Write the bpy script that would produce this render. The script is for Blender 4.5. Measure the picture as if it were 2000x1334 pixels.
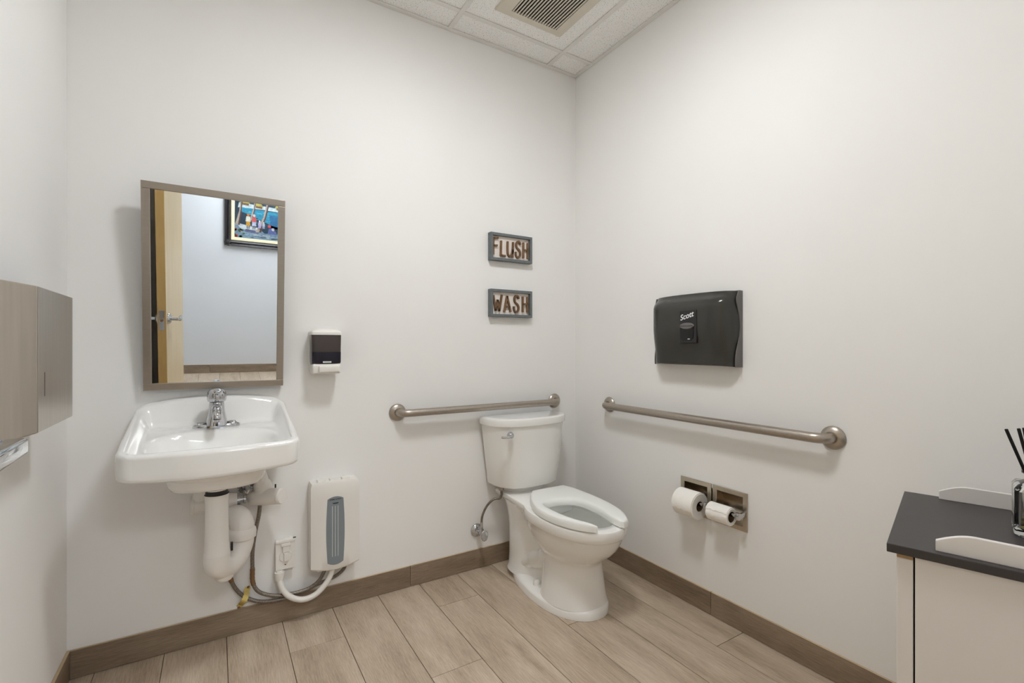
import bpy, bmesh, math, random
from math import sin, cos, pi, radians, sqrt, atan2
from mathutils import Vector, Matrix
random.seed(7)
for o in list(bpy.data.objects): bpy.data.objects.remove(o)
SC = bpy.context.scene
COL = SC.collection
# ------------------------------------------------------------------ camera, world, exposure
CAM = Vector((-1.815, -2.222, 1.1545))
cd = bpy.data.cameras.new('camera'); cam = bpy.data.objects.new('camera', cd); COL.objects.link(cam)
cd.sensor_width = 36; cd.lens = 936/2000*36; cd.shift_y = 9/2000; cd.clip_start = 0.02
cam.location = CAM; cam.rotation_euler = (radians(90), 0, radians(-31.7))
SC.camera = cam
w = bpy.data.worlds.new('world'); SC.world = w; w.use_nodes = True
w.node_tree.nodes['Background'].inputs[0].default_value = (.8, .82, .85, 1)
w.node_tree.nodes['Background'].inputs[1].default_value = 0.3
vs = SC.view_settings
vs.view_transform = 'Standard'; vs.look = 'None'; vs.gamma = 1; vs.use_curve_mapping = False
vs.exposure = -0.41
SC.cycles.diffuse_bounces = 6; SC.cycles.glossy_bounces = 4; SC.cycles.max_bounces = 8
SC.cycles.caustics_reflective = False; SC.cycles.caustics_refractive = False; SC.cycles.adaptive_threshold = 0.08; SC.cycles.adaptive_min_samples = 16
PANEL_LIGHT = 98.0    # round ceiling light of the bathroom
HALL_LIGHT = 36.0      # corridor troffer
# room: corner of back and right wall at the origin, floor z = 0
XL, YR, ZC = -2.255, -2.33, 2.743      # left wall, rear wall (room face), ceiling
YH, XH0, XH1 = -4.28, -3.1, 0.3      # corridor far wall and ends
WT = 0.12
# ------------------------------------------------------------------ materials
def s2l(c): return tuple(((x/255)/12.92 if x/255 <= .04045 else ((x/255+.055)/1.055)**2.4) for x in c)
MATS = {}
def N(nt, t, **k):
    n = nt.nodes.new(t)
    for a, b in k.items():
        if hasattr(n, a): setattr(n, a, b)
        else: n.inputs[a].default_value = b
    return n
def mat(name, col, rough=.5, metal=0, var=.03, vscale=8, bump=0, bscale=200, stretch=None, coat=0, trans=0, ior=1.45, spec=None, aniso=0):
    if name in MATS: return MATS[name]
    m = bpy.data.materials.new(name); m.use_nodes = True; nt = m.node_tree; b = nt.nodes['Principled BSDF']
    c = s2l(col)
    tc = N(nt, 'ShaderNodeTexCoord')
    vec = tc.outputs['Object']
    if stretch:
        mp = N(nt, 'ShaderNodeMapping'); mp.inputs['Scale'].default_value = stretch
        nt.links.new(vec, mp.inputs[0]); vec = mp.outputs[0]
    no = N(nt, 'ShaderNodeTexNoise'); no.inputs['Scale'].default_value = vscale; no.inputs['Detail'].default_value = 1 if var < .02 else 3
    nt.links.new(vec, no.inputs['Vector'])
    rp = N(nt, 'ShaderNodeValToRGB')
    rp.color_ramp.elements[0].position = .3; rp.color_ramp.elements[1].position = .7
    rp.color_ramp.elements[0].color = (*[x*(1-var) for x in c], 1); rp.color_ramp.elements[1].color = (*[min(1, x*(1+var)) for x in c], 1)
    nt.links.new(no.outputs['Fac'], rp.inputs[0]); nt.links.new(rp.outputs[0], b.inputs['Base Color'])
    b.inputs['Roughness'].default_value = rough; b.inputs['Metallic'].default_value = metal
    b.inputs['Coat Weight'].default_value = coat; b.inputs['Transmission Weight'].default_value = trans; b.inputs['IOR'].default_value = ior
    if spec is not None: b.inputs['Specular IOR Level'].default_value = spec
    b.inputs['Anisotropic'].default_value = aniso
    if bump:
        n2 = N(nt, 'ShaderNodeTexNoise'); n2.inputs['Scale'].default_value = bscale; n2.inputs['Detail'].default_value = 3
        nt.links.new(vec, n2.inputs['Vector'])
        bp = N(nt, 'ShaderNodeBump'); bp.inputs['Strength'].default_value = bump; bp.inputs['Distance'].default_value = .002
        nt.links.new(n2.outputs['Fac'], bp.inputs['Height']); nt.links.new(bp.outputs[0], b.inputs['Normal'])
    MATS[name] = m
    return m
def wood(name, cols, axis, rough=.45, grain=1.0):
    """wood-look: fibres along local axis 0 (x) or 1 (y) or 2 (z)"""
    if name in MATS: return MATS[name]
    m = bpy.data.materials.new(name); m.use_nodes = True; nt = m.node_tree; b = nt.nodes['Principled BSDF']
    L = nt.links.new
    tc = N(nt, 'ShaderNodeTexCoord'); oi = N(nt, 'ShaderNodeObjectInfo')
    ml = N(nt, 'ShaderNodeMath', operation='MULTIPLY'); ml.inputs[1].default_value = 37; L(oi.outputs['Random'], ml.inputs[0])
    ad = N(nt, 'ShaderNodeVectorMath', operation='ADD'); L(tc.outputs['Object'], ad.inputs[0]); L(ml.outputs[0], ad.inputs[1])
    def mapped(al, ac):
        mp = N(nt, 'ShaderNodeMapping'); s = [ac, ac, ac]; s[axis] = al; mp.inputs['Scale'].default_value = s
        L(ad.outputs[0], mp.inputs[0]); return mp.outputs[0]
    # cathedral rings
    n0 = N(nt, 'ShaderNodeTexNoise'); n0.inputs['Scale'].default_value = 1; n0.inputs['Detail'].default_value = 2; L(mapped(1.6, 7), n0.inputs['Vector'])
    mr = N(nt, 'ShaderNodeMath', operation='MULTIPLY'); mr.inputs[1].default_value = 26; L(n0.outputs['Fac'], mr.inputs[0])
    sn = N(nt, 'ShaderNodeMath', operation='SINE'); L(mr.outputs[0], sn.inputs[0])
    # fibres
    n1 = N(nt, 'ShaderNodeTexNoise'); n1.inputs['Scale'].default_value = 1; n1.inputs['Detail'].default_value = 5; n1.inputs['Roughness'].default_value = .7; L(mapped(16, 260), n1.inputs['Vector'])
    n2 = N(nt, 'ShaderNodeTexNoise'); n2.inputs['Scale'].default_value = 1; n2.inputs['Detail'].default_value = 3; L(mapped(1.6, 14), n2.inputs['Vector'])
    sc2 = N(nt, 'ShaderNodeMath', operation='MULTIPLY_ADD'); sc2.inputs[1].default_value = .45; sc2.inputs[2].default_value = .275; L(n2.outputs['Fac'], sc2.inputs[0])
    a = N(nt, 'ShaderNodeMath', operation='MULTIPLY_ADD'); a.inputs[1].default_value = .05*grain; L(sn.outputs[0], a.inputs[0]); L(sc2.outputs[0], a.inputs[2])
    a2 = N(nt, 'ShaderNodeMath', operation='MULTIPLY_ADD'); a2.inputs[1].default_value = .8*grain; L(n1.outputs['Fac'], a2.inputs[0]); L(a.outputs[0], a2.inputs[2])
    a3 = N(nt, 'ShaderNodeMath', operation='MULTIPLY_ADD'); a3.inputs[1].default_value = .09; L(oi.outputs['Random'], a3.inputs[0]); L(a2.outputs[0], a3.inputs[2])
    rp = N(nt, 'ShaderNodeValToRGB'); e = rp.color_ramp.elements
    off = (grain-1)*.4; e[0].position = .50+off; e[1].position = 1.0+off
    e[0].color = (*s2l(cols[0]), 1); e[1].color = (*s2l(cols[2]), 1)
    mid = e.new(.76+off); mid.color = (*s2l(cols[1]), 1)
    sh_ = N(nt, 'ShaderNodeMath', operation='SUBTRACT'); sh_.inputs[1].default_value = .18; L(a3.outputs[0], sh_.inputs[0]); L(sh_.outputs[0], rp.inputs[0]); L(rp.outputs[0], b.inputs['Base Color'])
    b.inputs['Roughness'].default_value = rough
    bp = N(nt, 'ShaderNodeBump'); bp.inputs['Strength'].default_value = .25; bp.inputs['Distance'].default_value = .001
    L(n1.outputs['Fac'], bp.inputs['Height']); L(bp.outputs[0], b.inputs['Normal'])
    MATS[name] = m; return m
def emit(name, col, st):
    m = bpy.data.materials.new(name); m.use_nodes = True; nt = m.node_tree; b = nt.nodes['Principled BSDF']
    b.inputs['Base Color'].default_value = (.9, .9, .9, 1); b.inputs['Emission Color'].default_value = (*col, 1); b.inputs['Emission Strength'].default_value = st
    MATS[name] = m; return m
def vcol(name, rough=.5):
    m = bpy.data.materials.new(name); m.use_nodes = True; nt = m.node_tree; b = nt.nodes['Principled BSDF']
    a = N(nt, 'ShaderNodeVertexColor'); a.layer_name = 'paint'
    no = N(nt, 'ShaderNodeTexNoise'); no.inputs['Scale'].default_value = 60; no.inputs['Detail'].default_value = 4
    tc = N(nt, 'ShaderNodeTexCoord'); nt.links.new(tc.outputs['Object'], no.inputs['Vector'])
    mx = N(nt, 'ShaderNodeMix', data_type='RGBA', blend_type='OVERLAY'); mx.inputs[0].default_value = .5
    nt.links.new(a.outputs[0], mx.inputs[6]); nt.links.new(no.outputs['Fac'], mx.inputs[7]); nt.links.new(mx.outputs[2], b.inputs['Base Color'])
    b.inputs['Roughness'].default_value = rough; MATS[name] = m; return m
def ceiling_mat():
    m = bpy.data.materials.new('ceiling_tile'); m.use_nodes = True; nt = m.node_tree; b = nt.nodes['Principled BSDF']; L = nt.links.new
    tc = N(nt, 'ShaderNodeTexCoord')
    no = N(nt, 'ShaderNodeTexNoise'); no.inputs['Scale'].default_value = 190; no.inputs['Detail'].default_value = 2; L(tc.outputs['Object'], no.inputs['Vector'])
    rp = N(nt, 'ShaderNodeValToRGB'); e = rp.color_ramp.elements
    e[0].position = .31; e[1].position = .4; e[0].color = (*s2l((168, 163, 156)), 1); e[1].color = (*s2l((243, 242, 240)), 1)
    L(no.outputs['Fac'], rp.inputs[0]); L(rp.outputs[0], b.inputs['Base Color']); b.inputs['Roughness'].default_value = .95
    bp = N(nt, 'ShaderNodeBump'); bp.inputs['Strength'].default_value = .5; bp.inputs['Distance'].default_value = .002
    L(rp.outputs[0], bp.inputs['Height']); L(bp.outputs[0], b.inputs['Normal'])
    MATS['ceiling_tile'] = m; return m
def braid_mat():
    m = bpy.data.materials.new('braid'); m.use_nodes = True; nt = m.node_tree; b = nt.nodes['Principled BSDF']; L = nt.links.new
    tc = N(nt, 'ShaderNodeTexCoord')
    vo = N(nt, 'ShaderNodeTexVoronoi'); vo.inputs['Scale'].default_value = 420; L(tc.outputs['Object'], vo.inputs['Vector'])
    rp = N(nt, 'ShaderNodeValToRGB'); e = rp.color_ramp.elements
    e[0].color = (*s2l((178, 168, 156)), 1); e[1].color = (*s2l((110, 102, 94)), 1); e[1].position = .7
    L(vo.outputs['Distance'], rp.inputs[0]); L(rp.outputs[0], b.inputs['Base Color']); b.inputs['Roughness'].default_value = .38; b.inputs['Metallic'].default_value = .75
    bp = N(nt, 'ShaderNodeBump'); bp.inputs['Strength'].default_value = .6; bp.inputs['Distance'].default_value = .001
    L(vo.outputs['Distance'], bp.inputs['Height']); L(bp.outputs[0], b.inputs['Normal'])
    MATS['braid'] = m; return m

M_wall = mat('wall_paint', (239, 238, 236), .75, var=.012, vscale=2, spec=0)
M_hall = mat('hall_paint', (206, 208, 210), .75, var=.012, vscale=2, spec=0)
FL = ((152, 134, 114), (186, 168, 147), (208, 192, 172))
M_floor = wood('floor_wood_tile', FL, 1, .42)
M_basex = wood('skirting_wood_x', ((106, 90, 74), (136, 118, 99), (160, 142, 122)), 0, .45)
M_basey = wood('skirting_wood_y', ((106, 90, 74), (136, 118, 99), (160, 142, 122)), 1, .45)
M_edge = mat('tile_edge', (196, 174, 140), .6, var=.1)
M_grout = mat('grout', (112, 94, 78), .9, var=.1, vscale=30)
M_ctile = ceiling_mat()
M_tbar = mat('t_bar_paint', (226, 224, 220), .5)
M_por = mat('porcelain', (241, 240, 237), .12, var=.008, vscale=3, coat=.6)
M_seat = mat('seat_plastic', (240, 241, 238), .3, var=.006, vscale=3)
M_steel = mat('brushed_nickel', (168, 158, 146), .33, 1, var=.06, vscale=30, stretch=(1, 1, 40), bump=.04, bscale=120)
M_bar = mat('brushed_bar', (176, 167, 156), .36, 1, var=.04, vscale=90)
M_stain = mat('stainless_sheet', (194, 186, 175), .3, 1, var=.05, vscale=3, stretch=(30, 30, 1.2))
M_chrome = mat('chrome', (200, 201, 204), .07, 1, var=.02)
M_mirror = mat('mirror_silver', (238, 241, 243), .01, 1, var=.003)
M_white = mat('white_plastic', (232, 229, 223), .38, var=.012, vscale=5)
M_pipe = mat('pipe_cover_vinyl', (234, 230, 225), .35, var=.012, vscale=5)
M_grey = mat('heater_grey_panel', (128, 136, 141), .42, var=.03)
M_lgrey = mat('light_stripe', (208, 212, 212), .4)
M_dark = mat('dark_rubber_gap_shade', (42, 40, 42), .5)
M_black = mat('black_plastic', (14, 14, 15), .3, var=.05)
M_smoke = mat('smoked_plastic', (58, 57, 53), .18, var=.06, vscale=12, trans=.0)
M_smokeside = mat('grey_side_plastic', (108, 105, 104), .45)
M_soapsmoke = mat('soap_tank_smoke', (72, 64, 61), .15, var=.04)
M_soapliq = mat('soap_liquid', (30, 27, 40), .15)
M_signfr = mat('sign_frame_grey', (106, 112, 114), .6, var=.08, vscale=40, bump=.15)
M_signbk = mat('sign_backing', (236, 228, 220), .8, var=.02)
M_letter = wood('letter_wood', ((78, 56, 36), (112, 84, 58), (138, 108, 78)), 2, .6)
M_paper = mat('tissue_paper', (246, 243, 238), .95, var=.015, vscale=40, bump=.3, bscale=160)
M_core = mat('cardboard_core', (128, 104, 80), .9)
M_plate = mat('recess_nickel', (196, 184, 166), .3, 1, var=.06, vscale=30, stretch=(1, 30, 1))
M_braid = braid_mat()
M_brass = mat('brass_clip', (214, 190, 112), .35, .35, var=.05)
M_bronze = mat('crimp_bronze', (140, 112, 84), .4, .8)
M_top = mat('black_laminate', (62, 58, 58), .42, var=.06, vscale=9, bump=.06, bscale=80)
M_cab = mat('white_laminate', (231, 227, 224), .42, var=.008)
M_raw = mat('raw_board', (178, 146, 108), .8, var=.1, vscale=40)
M_glass = mat('clear_glass', (245, 247, 246), .02, trans=1, ior=1.45, var=.0)
M_oil = mat('fragrance_oil', (226, 206, 120), .03, trans=.95, ior=1.38, var=.0)
M_reed = mat('black_reed', (28, 26, 27), .8, var=.1, vscale=80)
M_doorface = wood('maple_veneer', ((196, 174, 134), (214, 194, 155), (224, 207, 170)), 2, .4, .5)
M_dooredge = wood('maple_edge', ((176, 140, 82), (196, 160, 98), (206, 172, 110)), 2, .45, .5)
M_dframe = mat('dark_grey_paint', (190, 189, 186), .5)
M_fan = mat('vent_plastic', (212, 204, 190), .5)
M_fandark = mat('vent_shade', (30, 29, 29), .9)
M_picframe = mat('ebonised_frame', (44, 40, 40), .3, var=.2, vscale=60, bump=.3, bscale=90)
M_liner = mat('linen_liner', (222, 208, 172), .8, var=.03)
M_paint = vcol('oil_paint', .45)
M_logo = mat('logo_white', (240, 240, 240), .5)
M_ink = mat('ink_dark', (50, 54, 60), .6)
M_water = mat('bowl_water', (214, 220, 217), .03, var=.02)
M_light = emit('troffer_diffuser', (.96, .985, 1.01), PANEL_LIGHT)
M_hlight = emit('corridor_diffuser', (.90, .95, 1.0), HALL_LIGHT)
# ------------------------------------------------------------------ geometry helpers
def link(name, me, mats, parent=None, smooth=None):
    o = bpy.data.objects.new(name, me); COL.objects.link(o)
    for m in (mats if isinstance(mats, (list, tuple)) else [mats]): me.materials.append(m)
    if parent is not None: o.parent = parent
    if smooth is not None:
        me.polygons.foreach_set('use_smooth', [True]*len(me.polygons))
        me.set_sharp_from_angle(angle=radians(smooth))
    return o
class B:
    """mesh builder"""
    def __init__(s): s.bm = bmesh.new(); s.mi = 0
    def _f(s, vs_):
        try:
            f = s.bm.faces.new(vs_); f.material_index = s.mi; return f
        except ValueError: return None
    def box(s, a, b, bev=0, seg=2, M=None):
        x0, y0, z0 = [min(p, q) for p, q in zip(a, b)]; x1, y1, z1 = [max(p, q) for p, q in zip(a, b)]
        v = [s.bm.verts.new(p) for p in ((x0,y0,z0),(x1,y0,z0),(x1,y1,z0),(x0,y1,z0),(x0,y0,z1),(x1,y0,z1),(x1,y1,z1),(x0,y1,z1))]
        fs = [s._f([v[i] for i in q]) for q in ((3,2,1,0),(4,5,6,7),(0,1,5,4),(1,2,6,5),(2,3,7,6),(3,0,4,7))]
        allv = set(v)
        if bev:
            es = list({e for f in fs for e in f.edges})
            r = bmesh.ops.bevel(s.bm, geom=es, offset=bev, segments=seg, profile=.5, affect='EDGES', clamp_overlap=True)
            for f in r['faces']: f.material_index = s.mi
            allv = {x for x in allv if x.is_valid} | set(r['verts'])
        if M is not None: bmesh.ops.transform(s.bm, matrix=M, verts=[x for x in allv if x.is_valid])
        return s
    def loft(s, loops, cap0=True, cap1=True, closed=True):
        rows = [[s.bm.verts.new(p) for p in l] for l in loops]; n = len(rows[0])
        for i in range(len(rows)-1):
            for j in range(n if closed else n-1):
                k = (j+1) % n
                s._f([rows[i][j], rows[i][k], rows[i+1][k], rows[i+1][j]])
        if cap0: s._f(rows[0][::-1])
        if cap1: s._f(rows[-1])
        return s
    def grid(s, rows):
        R_ = [[s.bm.verts.new(p) for p in l] for l in rows]
        for i in range(len(R_)-1):
            for j in range(len(R_[0])-1):
                s._f([R_[i][j], R_[i][j+1], R_[i+1][j+1], R_[i+1][j]])
        return R_
    def tube(s, pts, r, seg=16, cap=True):
        pts = [Vector(p) for p in pts]; n = len(pts)
        rad = r if isinstance(r, (list, tuple)) else [r]*n
        T = []
        for i in range(n):
            t = pts[min(i+1, n-1)] - pts[max(i-1, 0)]; T.append(t.normalized())
        a = Vector((0, 0, 1)) if abs(T[0].z) < .9 else Vector((1, 0, 0))
        u = T[0].cross(a).normalized(); loops = []
        for i in range(n):
            u = (u - T[i]*u.dot(T[i])).normalized(); v = T[i].cross(u)
            loops.append([pts[i] + (u*cos(2*pi*k/seg) + v*sin(2*pi*k/seg))*rad[i] for k in range(seg)])
        return s.loft(loops, cap, cap)
    def lathe(s, prof, origin, axis, seg=32, cap=True):
        """prof: (radius, height along axis)"""
        o = Vector(origin); A = Vector(axis).normalized()
        a = Vector((0, 0, 1)) if abs(A.z) < .9 else Vector((1, 0, 0))
        u = A.cross(a).normalized(); v = A.cross(u)
        return s.loft([[o + A*h + (u*cos(2*pi*k/seg)+v*sin(2*pi*k/seg))*max(r, 1e-5) for k in range(seg)] for r, h in prof], cap, cap)
    def prism(s, poly, f0, f1):
        """poly list of 2D pts, f0/f1 map a 2D point to 3D for each end"""
        return s.loft([[f0(*p) for p in poly], [f1(*p) for p in poly]])
    def done(s, name, mats, parent=None, smooth=None, bev=0, origin=None):
        bmesh.ops.recalc_face_normals(s.bm, faces=s.bm.faces[:])
        if bev:
            es = [e for e in s.bm.edges if len(e.link_faces) == 2 and e.calc_face_angle(0) > radians(40)]
            bmesh.ops.bevel(s.bm, geom=es, offset=bev, segments=2, profile=.5, affect='EDGES', clamp_overlap=True)
        me = bpy.data.meshes.new(name)
        if origin is not None: bmesh.ops.translate(s.bm, vec=-Vector(origin), verts=s.bm.verts[:])
        s.bm.to_mesh(me); s.bm.free()
        o = link(name, me, mats, parent, smooth)
        if origin is not None: o.location = origin
        return o
def cr(pts, n=8):
    """Catmull-Rom resample"""
    P = [Vector(p) for p in pts]; P = [P[0]*2-P[1]] + P + [P[-1]*2-P[-2]]; out = []
    for i in range(1, len(P)-2):
        for k in range(n):
            t = k/n; a, b, c, d = P[i-1:i+3]
            out.append(.5*((2*b)+(-a+c)*t+(2*a-5*b+4*c-d)*t*t+(-a+3*b-3*c+d)*t**3))
    out.append(P[-2]); return out
def crc(pts, n=6):
    P = [Vector(p) for p in pts]; m = len(P); out = []
    for i in range(m):
        a, b, c, d = P[i-1], P[i], P[(i+1) % m], P[(i+2) % m]
        for k in range(n):
            t = k/n
            out.append(.5*((2*b)+(-a+c)*t+(2*a-5*b+4*c-d)*t*t+(-a+3*b-3*c+d)*t**3))
    return out
def empty(name, loc=(0, 0, 0), rz=0):
    o = bpy.data.objects.new(name, None); COL.objects.link(o); o.location = loc; o.rotation_euler = (0, 0, rz); o.empty_display_size = .05
    return o
def tag(o, label, cat, group=None):
    o['label'] = label; o['category'] = cat
    if group: o['group'] = group
    return o
def struct(o, label=None):
    o['kind'] = 'structure'
    if label: o['label'] = label
    return o
def lerp(a, b, t): return a+(b-a)*t
def sm(a, b, x):
    t = max(0, min(1, (x-a)/(b-a))); return t*t*(3-2*t)
def at(root, pt):            # world point -> coordinates local to an unrotated root
    return Vector(pt) - root.location
def text_mesh(name, body, size, mt, parent, M, extrude=.0005, offset=0.0, shear=0):
    cu = bpy.data.curves.new('t', 'FONT'); cu.body = body; cu.size = size; cu.extrude = extrude; cu.offset = offset; cu.shear = shear
    cu.align_x = 'CENTER'; cu.align_y = 'CENTER'; cu.resolution_u = 4
    to = bpy.data.objects.new('t', cu); COL.objects.link(to)
    dg = bpy.context.evaluated_depsgraph_get(); dg.update()
    me = bpy.data.meshes.new_from_object(to.evaluated_get(dg)); bpy.data.objects.remove(to); bpy.data.curves.remove(cu)
    me.transform(M); me.materials.clear()
    return link(name, me, mt, parent)
# ------------------------------------------------------------------ SETTING
def simple_box(name, a, b, m, label=None, parent=None):
    c = [(p+q)/2 for p, q in zip(a, b)]; c[2] = min(a[2], b[2])
    o = B().box(a, b).done(name, m, parent, origin=c)
    if parent is None: struct(o, label)
    return o
simple_box('wall_back', (XL-WT, 0, -.05), (WT, WT, ZC+.1), M_wall, 'white painted wall behind the sink and toilet tank')
RZ0, RZ1, RY0, RY1 = .424, .544, -.779, -1.066      # opening cut for the tissue holder
b = B().box((0, -.0005, -.05), (WT, YR-WT, RZ0)).box((0, -.0005, RZ1), (WT, YR-WT, ZC+.1)).box((0, -.0005, RZ0), (WT, RY0, RZ1)).box((0, RY1, RZ0), (WT, YR-WT, RZ1)).box((.06, RY0, RZ0), (WT, RY1, RZ1))
struct(b.done('wall_right', M_wall), 'white painted wall with the long grab bar and tissue holder')
simple_box('wall_left', (XL-WT, -.0005, -.05), (XL, YR-WT, ZC+.1), M_wall, 'white painted wall with the steel towel dispenser')
DX0, DX1, DH = -2.068, -1.115, 2.14
b = B().box((XL, YR, -.05), (DX0, YR-WT, ZC+.1)).box((DX1, YR, -.05), (0, YR-WT, ZC+.1)).box((DX0, YR, DH), (DX1, YR-WT, ZC+.1))
struct(b.done('wall_rear', M_wall), 'white painted wall with the doorway')
simple_box('wall_corridor', (XH0, YH, -.05), (XH1, YH-WT, ZC+.1), M_hall, 'pale corridor wall with the painting, seen in the mirror')
simple_box('wall_corridor_west', (XH0-WT, YR-WT, -.05), (XH0, YH-WT, ZC+.1), M_hall)
simple_box('wall_corridor_east', (XH1, YR-WT, -.05), (XH1+WT, YH-WT, ZC+.1), M_hall)
simple_box('wall_corridor_north', (XH0, YR-WT+.0, -.05), (XL-WT, YR-WT+.1, ZC+.1), M_hall)
simple_box('wall_corridor_stub', (WT, YR-WT, -.05), (XH1, YR-WT+.1, ZC+.1), M_hall)
# --- floor: planks of wood-look tile along y
floor = struct(B().box((XH0, 0, -.05), (XH1, YH, -.0035)).done('floor', M_grout), 'wood-look tile floor laid in long planks')
PW, PL = .2006, 1.22
joint = {-2: -.66, -1: -1.07, 0: -.66, 1: -1.07, 2: -.25, 3: -1.07, 4: -.657, 5: -.246, 6: -1.07, 7: -.657, 8: -.25, 9: -1.068}
g = .0012
k = -6
while True:
    x0 = -1.98 + k*PW; x1 = x0 + PW
    if x0 > XH1: break
    j = joint.get(k, -.25 - .41*(k % 3))
    inroom_top = 0.0 if x0 > XL-.2 else YR-WT
    ys = []; y = j + PL*2
    while y > YH-PL: ys.append(y); y -= PL
    for a in range(len(ys)-1):
        t, bt = ys[a], ys[a+1]
        ytop = min(t, -.001 if x1 > XL+.01 and x0 < 0 else YR-WT-.001); ybot = max(bt, YH)
        if ytop - ybot < .02: continue
        xa, xb = max(x0, XH0), min(x1, XH1)
        if ytop > YR-WT: xa, xb = max(xa, XL), min(xb, 0)
        if xb-xa < .01: continue
        dz = random.uniform(-.0004, .0002)
        o = B().box((xa+g, ybot+g, -.012), (xb-g, ytop-g, dz)).done('plank', M_floor, floor, bev=.0007, origin=((xa+xb)/2, (ytop+ybot)/2, 0))
    k += 1
# --- baseboards: tile pieces with a pale top edge
def baseboard(name, pieces, axis, m, label):
    root = struct(empty(name, (0, 0, 0)), label)
    for (a, b_) in pieces:
        bb = B()
        bb.box(a, b_)
        for f in bb.bm.faces:
            f.normal_update()
            if f.normal.z > .9: f.material_index = 1
        c = [(p+q)/2 for p, q in zip(a, b_)]; c[2] = 0
        bb.done('skirting_tile', [m, M_edge], root, bev=.0008, origin=c)
    return root
BH, BT = .099, .010
baseboard('baseboard_back', [((XL+BT, -.0002, .0015), (-1.023, -BT, BH)), ((-1.021, -.0002, .0015), (-.0005, -BT, BH))], 0, M_basex, 'wood-look tile skirting under the sink wall')
baseboard('baseboard_right', [((-.0002, -BT-.001, .0015), (-BT, -.920, BH)), ((-.0002, -.922, .0015), (-BT, -2.14, BH)), ((-.0002, -2.142, .0015), (-BT, YR+.001, BH))], 1, M_basey, 'wood-look tile skirting under the grab bar wall')
baseboard('baseboard_left', [((XL+.0002, -.0005, .0015), (XL+BT, -1.2, BH)), ((XL+.0002, -1.202, .0015), (XL+BT, YR+.03, BH))], 1, M_basey, 'wood-look tile skirting under the towel dispenser wall')
baseboard('baseboard_corridor', [((-3.09+1.215*i, YH+.0002, .0015), (-3.09+1.215*(i+1)-.002 if i < 2 else .29, YH+BT, BH)) for i in range(3)], 0, M_basex, 'skirting of the corridor wall seen in the mirror')
# --- ceiling: grid with lay-in tiles
ceil = struct(B().box((XL-WT, WT, ZC+.03), (WT, YR-WT, ZC+.1)).done('ceiling', M_wall), 'suspended ceiling of speckled tiles in a metal grid')
gx = [0, -.213, -.819, -1.425, -2.031, XL]; gy = [0, -.155, -.765, -1.375, -1.985, YR]
TBW = .024
for i in range(len(gx)-1):
    for j in range(len(gy)-1):
        a = (gx[i], gy[j], ZC+.006); b_ = (gx[i+1], gy[j+1], ZC+.022)
        B().box((a[0]-.004, a[1]-.004, a[2]), (b_[0]+.004, b_[1]+.004, b_[2])).done('ceiling_tile', M_ctile, ceil, origin=((a[0]+b_[0])/2, (a[1]+b_[1])/2, a[2]))
for x in gx[1:-1]: B().box((x-TBW/2, -.0005, ZC), (x+TBW/2, YR, ZC+.005)).done('t_bar', M_tbar, ceil, bev=.001)
for y in gy[1:-1]:
    for i in range(len(gx)-1):
        B().box((gx[i]-TBW/2*(i > 0), y-TBW/2, ZC+.0004), (gx[i+1]+TBW/2, y+TBW/2, ZC+.005)).done('cross_tee', M_tbar, ceil, bev=.0008)
for a, b_ in (((XL, -.0005, 0), (-.0005, -.022, 0)), ((XL, YR+.022, 0), (-.0005, YR+.0005, 0)), ((XL+.0005, -.0225, 0), (XL+.022, YR+.0225, 0)), ((-.022, -.0225, 0), (-.0005, YR+.0225, 0))):
    B().box((a[0], a[1], ZC-.001), (b_[0], b_[1], ZC+.005)).done('wall_angle', M_tbar, ceil, bev=.0008)
struct(B().box((XH0, YR-WT, ZC), (XH1, YH, ZC+.1)).done('ceiling_corridor', M_wall), 'corridor ceiling')
# --- ceiling light panels
def troffer(name, x0, x1, y0, y1, z, md, label):
    r = empty(name, ((x0+x1)/2, (y0+y1)/2, z)); tag(r, label, 'ceiling light')
    c = r.location
    hx, hy = (x1-x0)/2, (y1-y0)/2; f = .03
    bb = B()
    for q in (((-hx, -hy), (hx, -hy+f)), ((-hx, hy-f), (hx, hy)), ((-hx, -hy+f), (-hx+f, hy-f)), ((hx-f, -hy+f), (hx, hy-f))):
        bb.box((*q[0], .002), (*q[1], .02))
    bb.done('light_frame', M_tbar, r)
    B().box((-hx+f, -hy+f, .004), (hx-f, hy-f, .016)).done('diffuser', md, r)
    return r
cl_ = tag(empty('ceiling_light', (-1.122, -1.16, ZC)), 'round flush white ceiling light over the middle of the bathroom', 'ceiling light')
B().lathe([(.185, .0055), (.19, 0), (.19, -.018), (.178, -.024), (.172, -.02), (.172, -.01)], (0, 0, 0), (0, 0, 1), 48, False).done('light_trim', M_tbar, cl_, smooth=35)
B().lathe([(.171, -.012), (.165, -.022), (.12, -.03), (.06, -.034), (.0, -.035)], (0, 0, 0), (0, 0, 1), 48).done('diffuser', M_light, cl_, smooth=60)
troffer('ceiling_light', -1.6, -1.0, -4.05, -2.85, ZC-.02, M_hlight, 'cool white ceiling light panel in the corridor')
# --- exhaust vent
v = tag(empty('exhaust_vent', (-.503, -.447, ZC)), 'beige square exhaust fan grille set in a ceiling tile', 'vent')
pl = B(); h0, h1, w0 = .193, .152, .131
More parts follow.
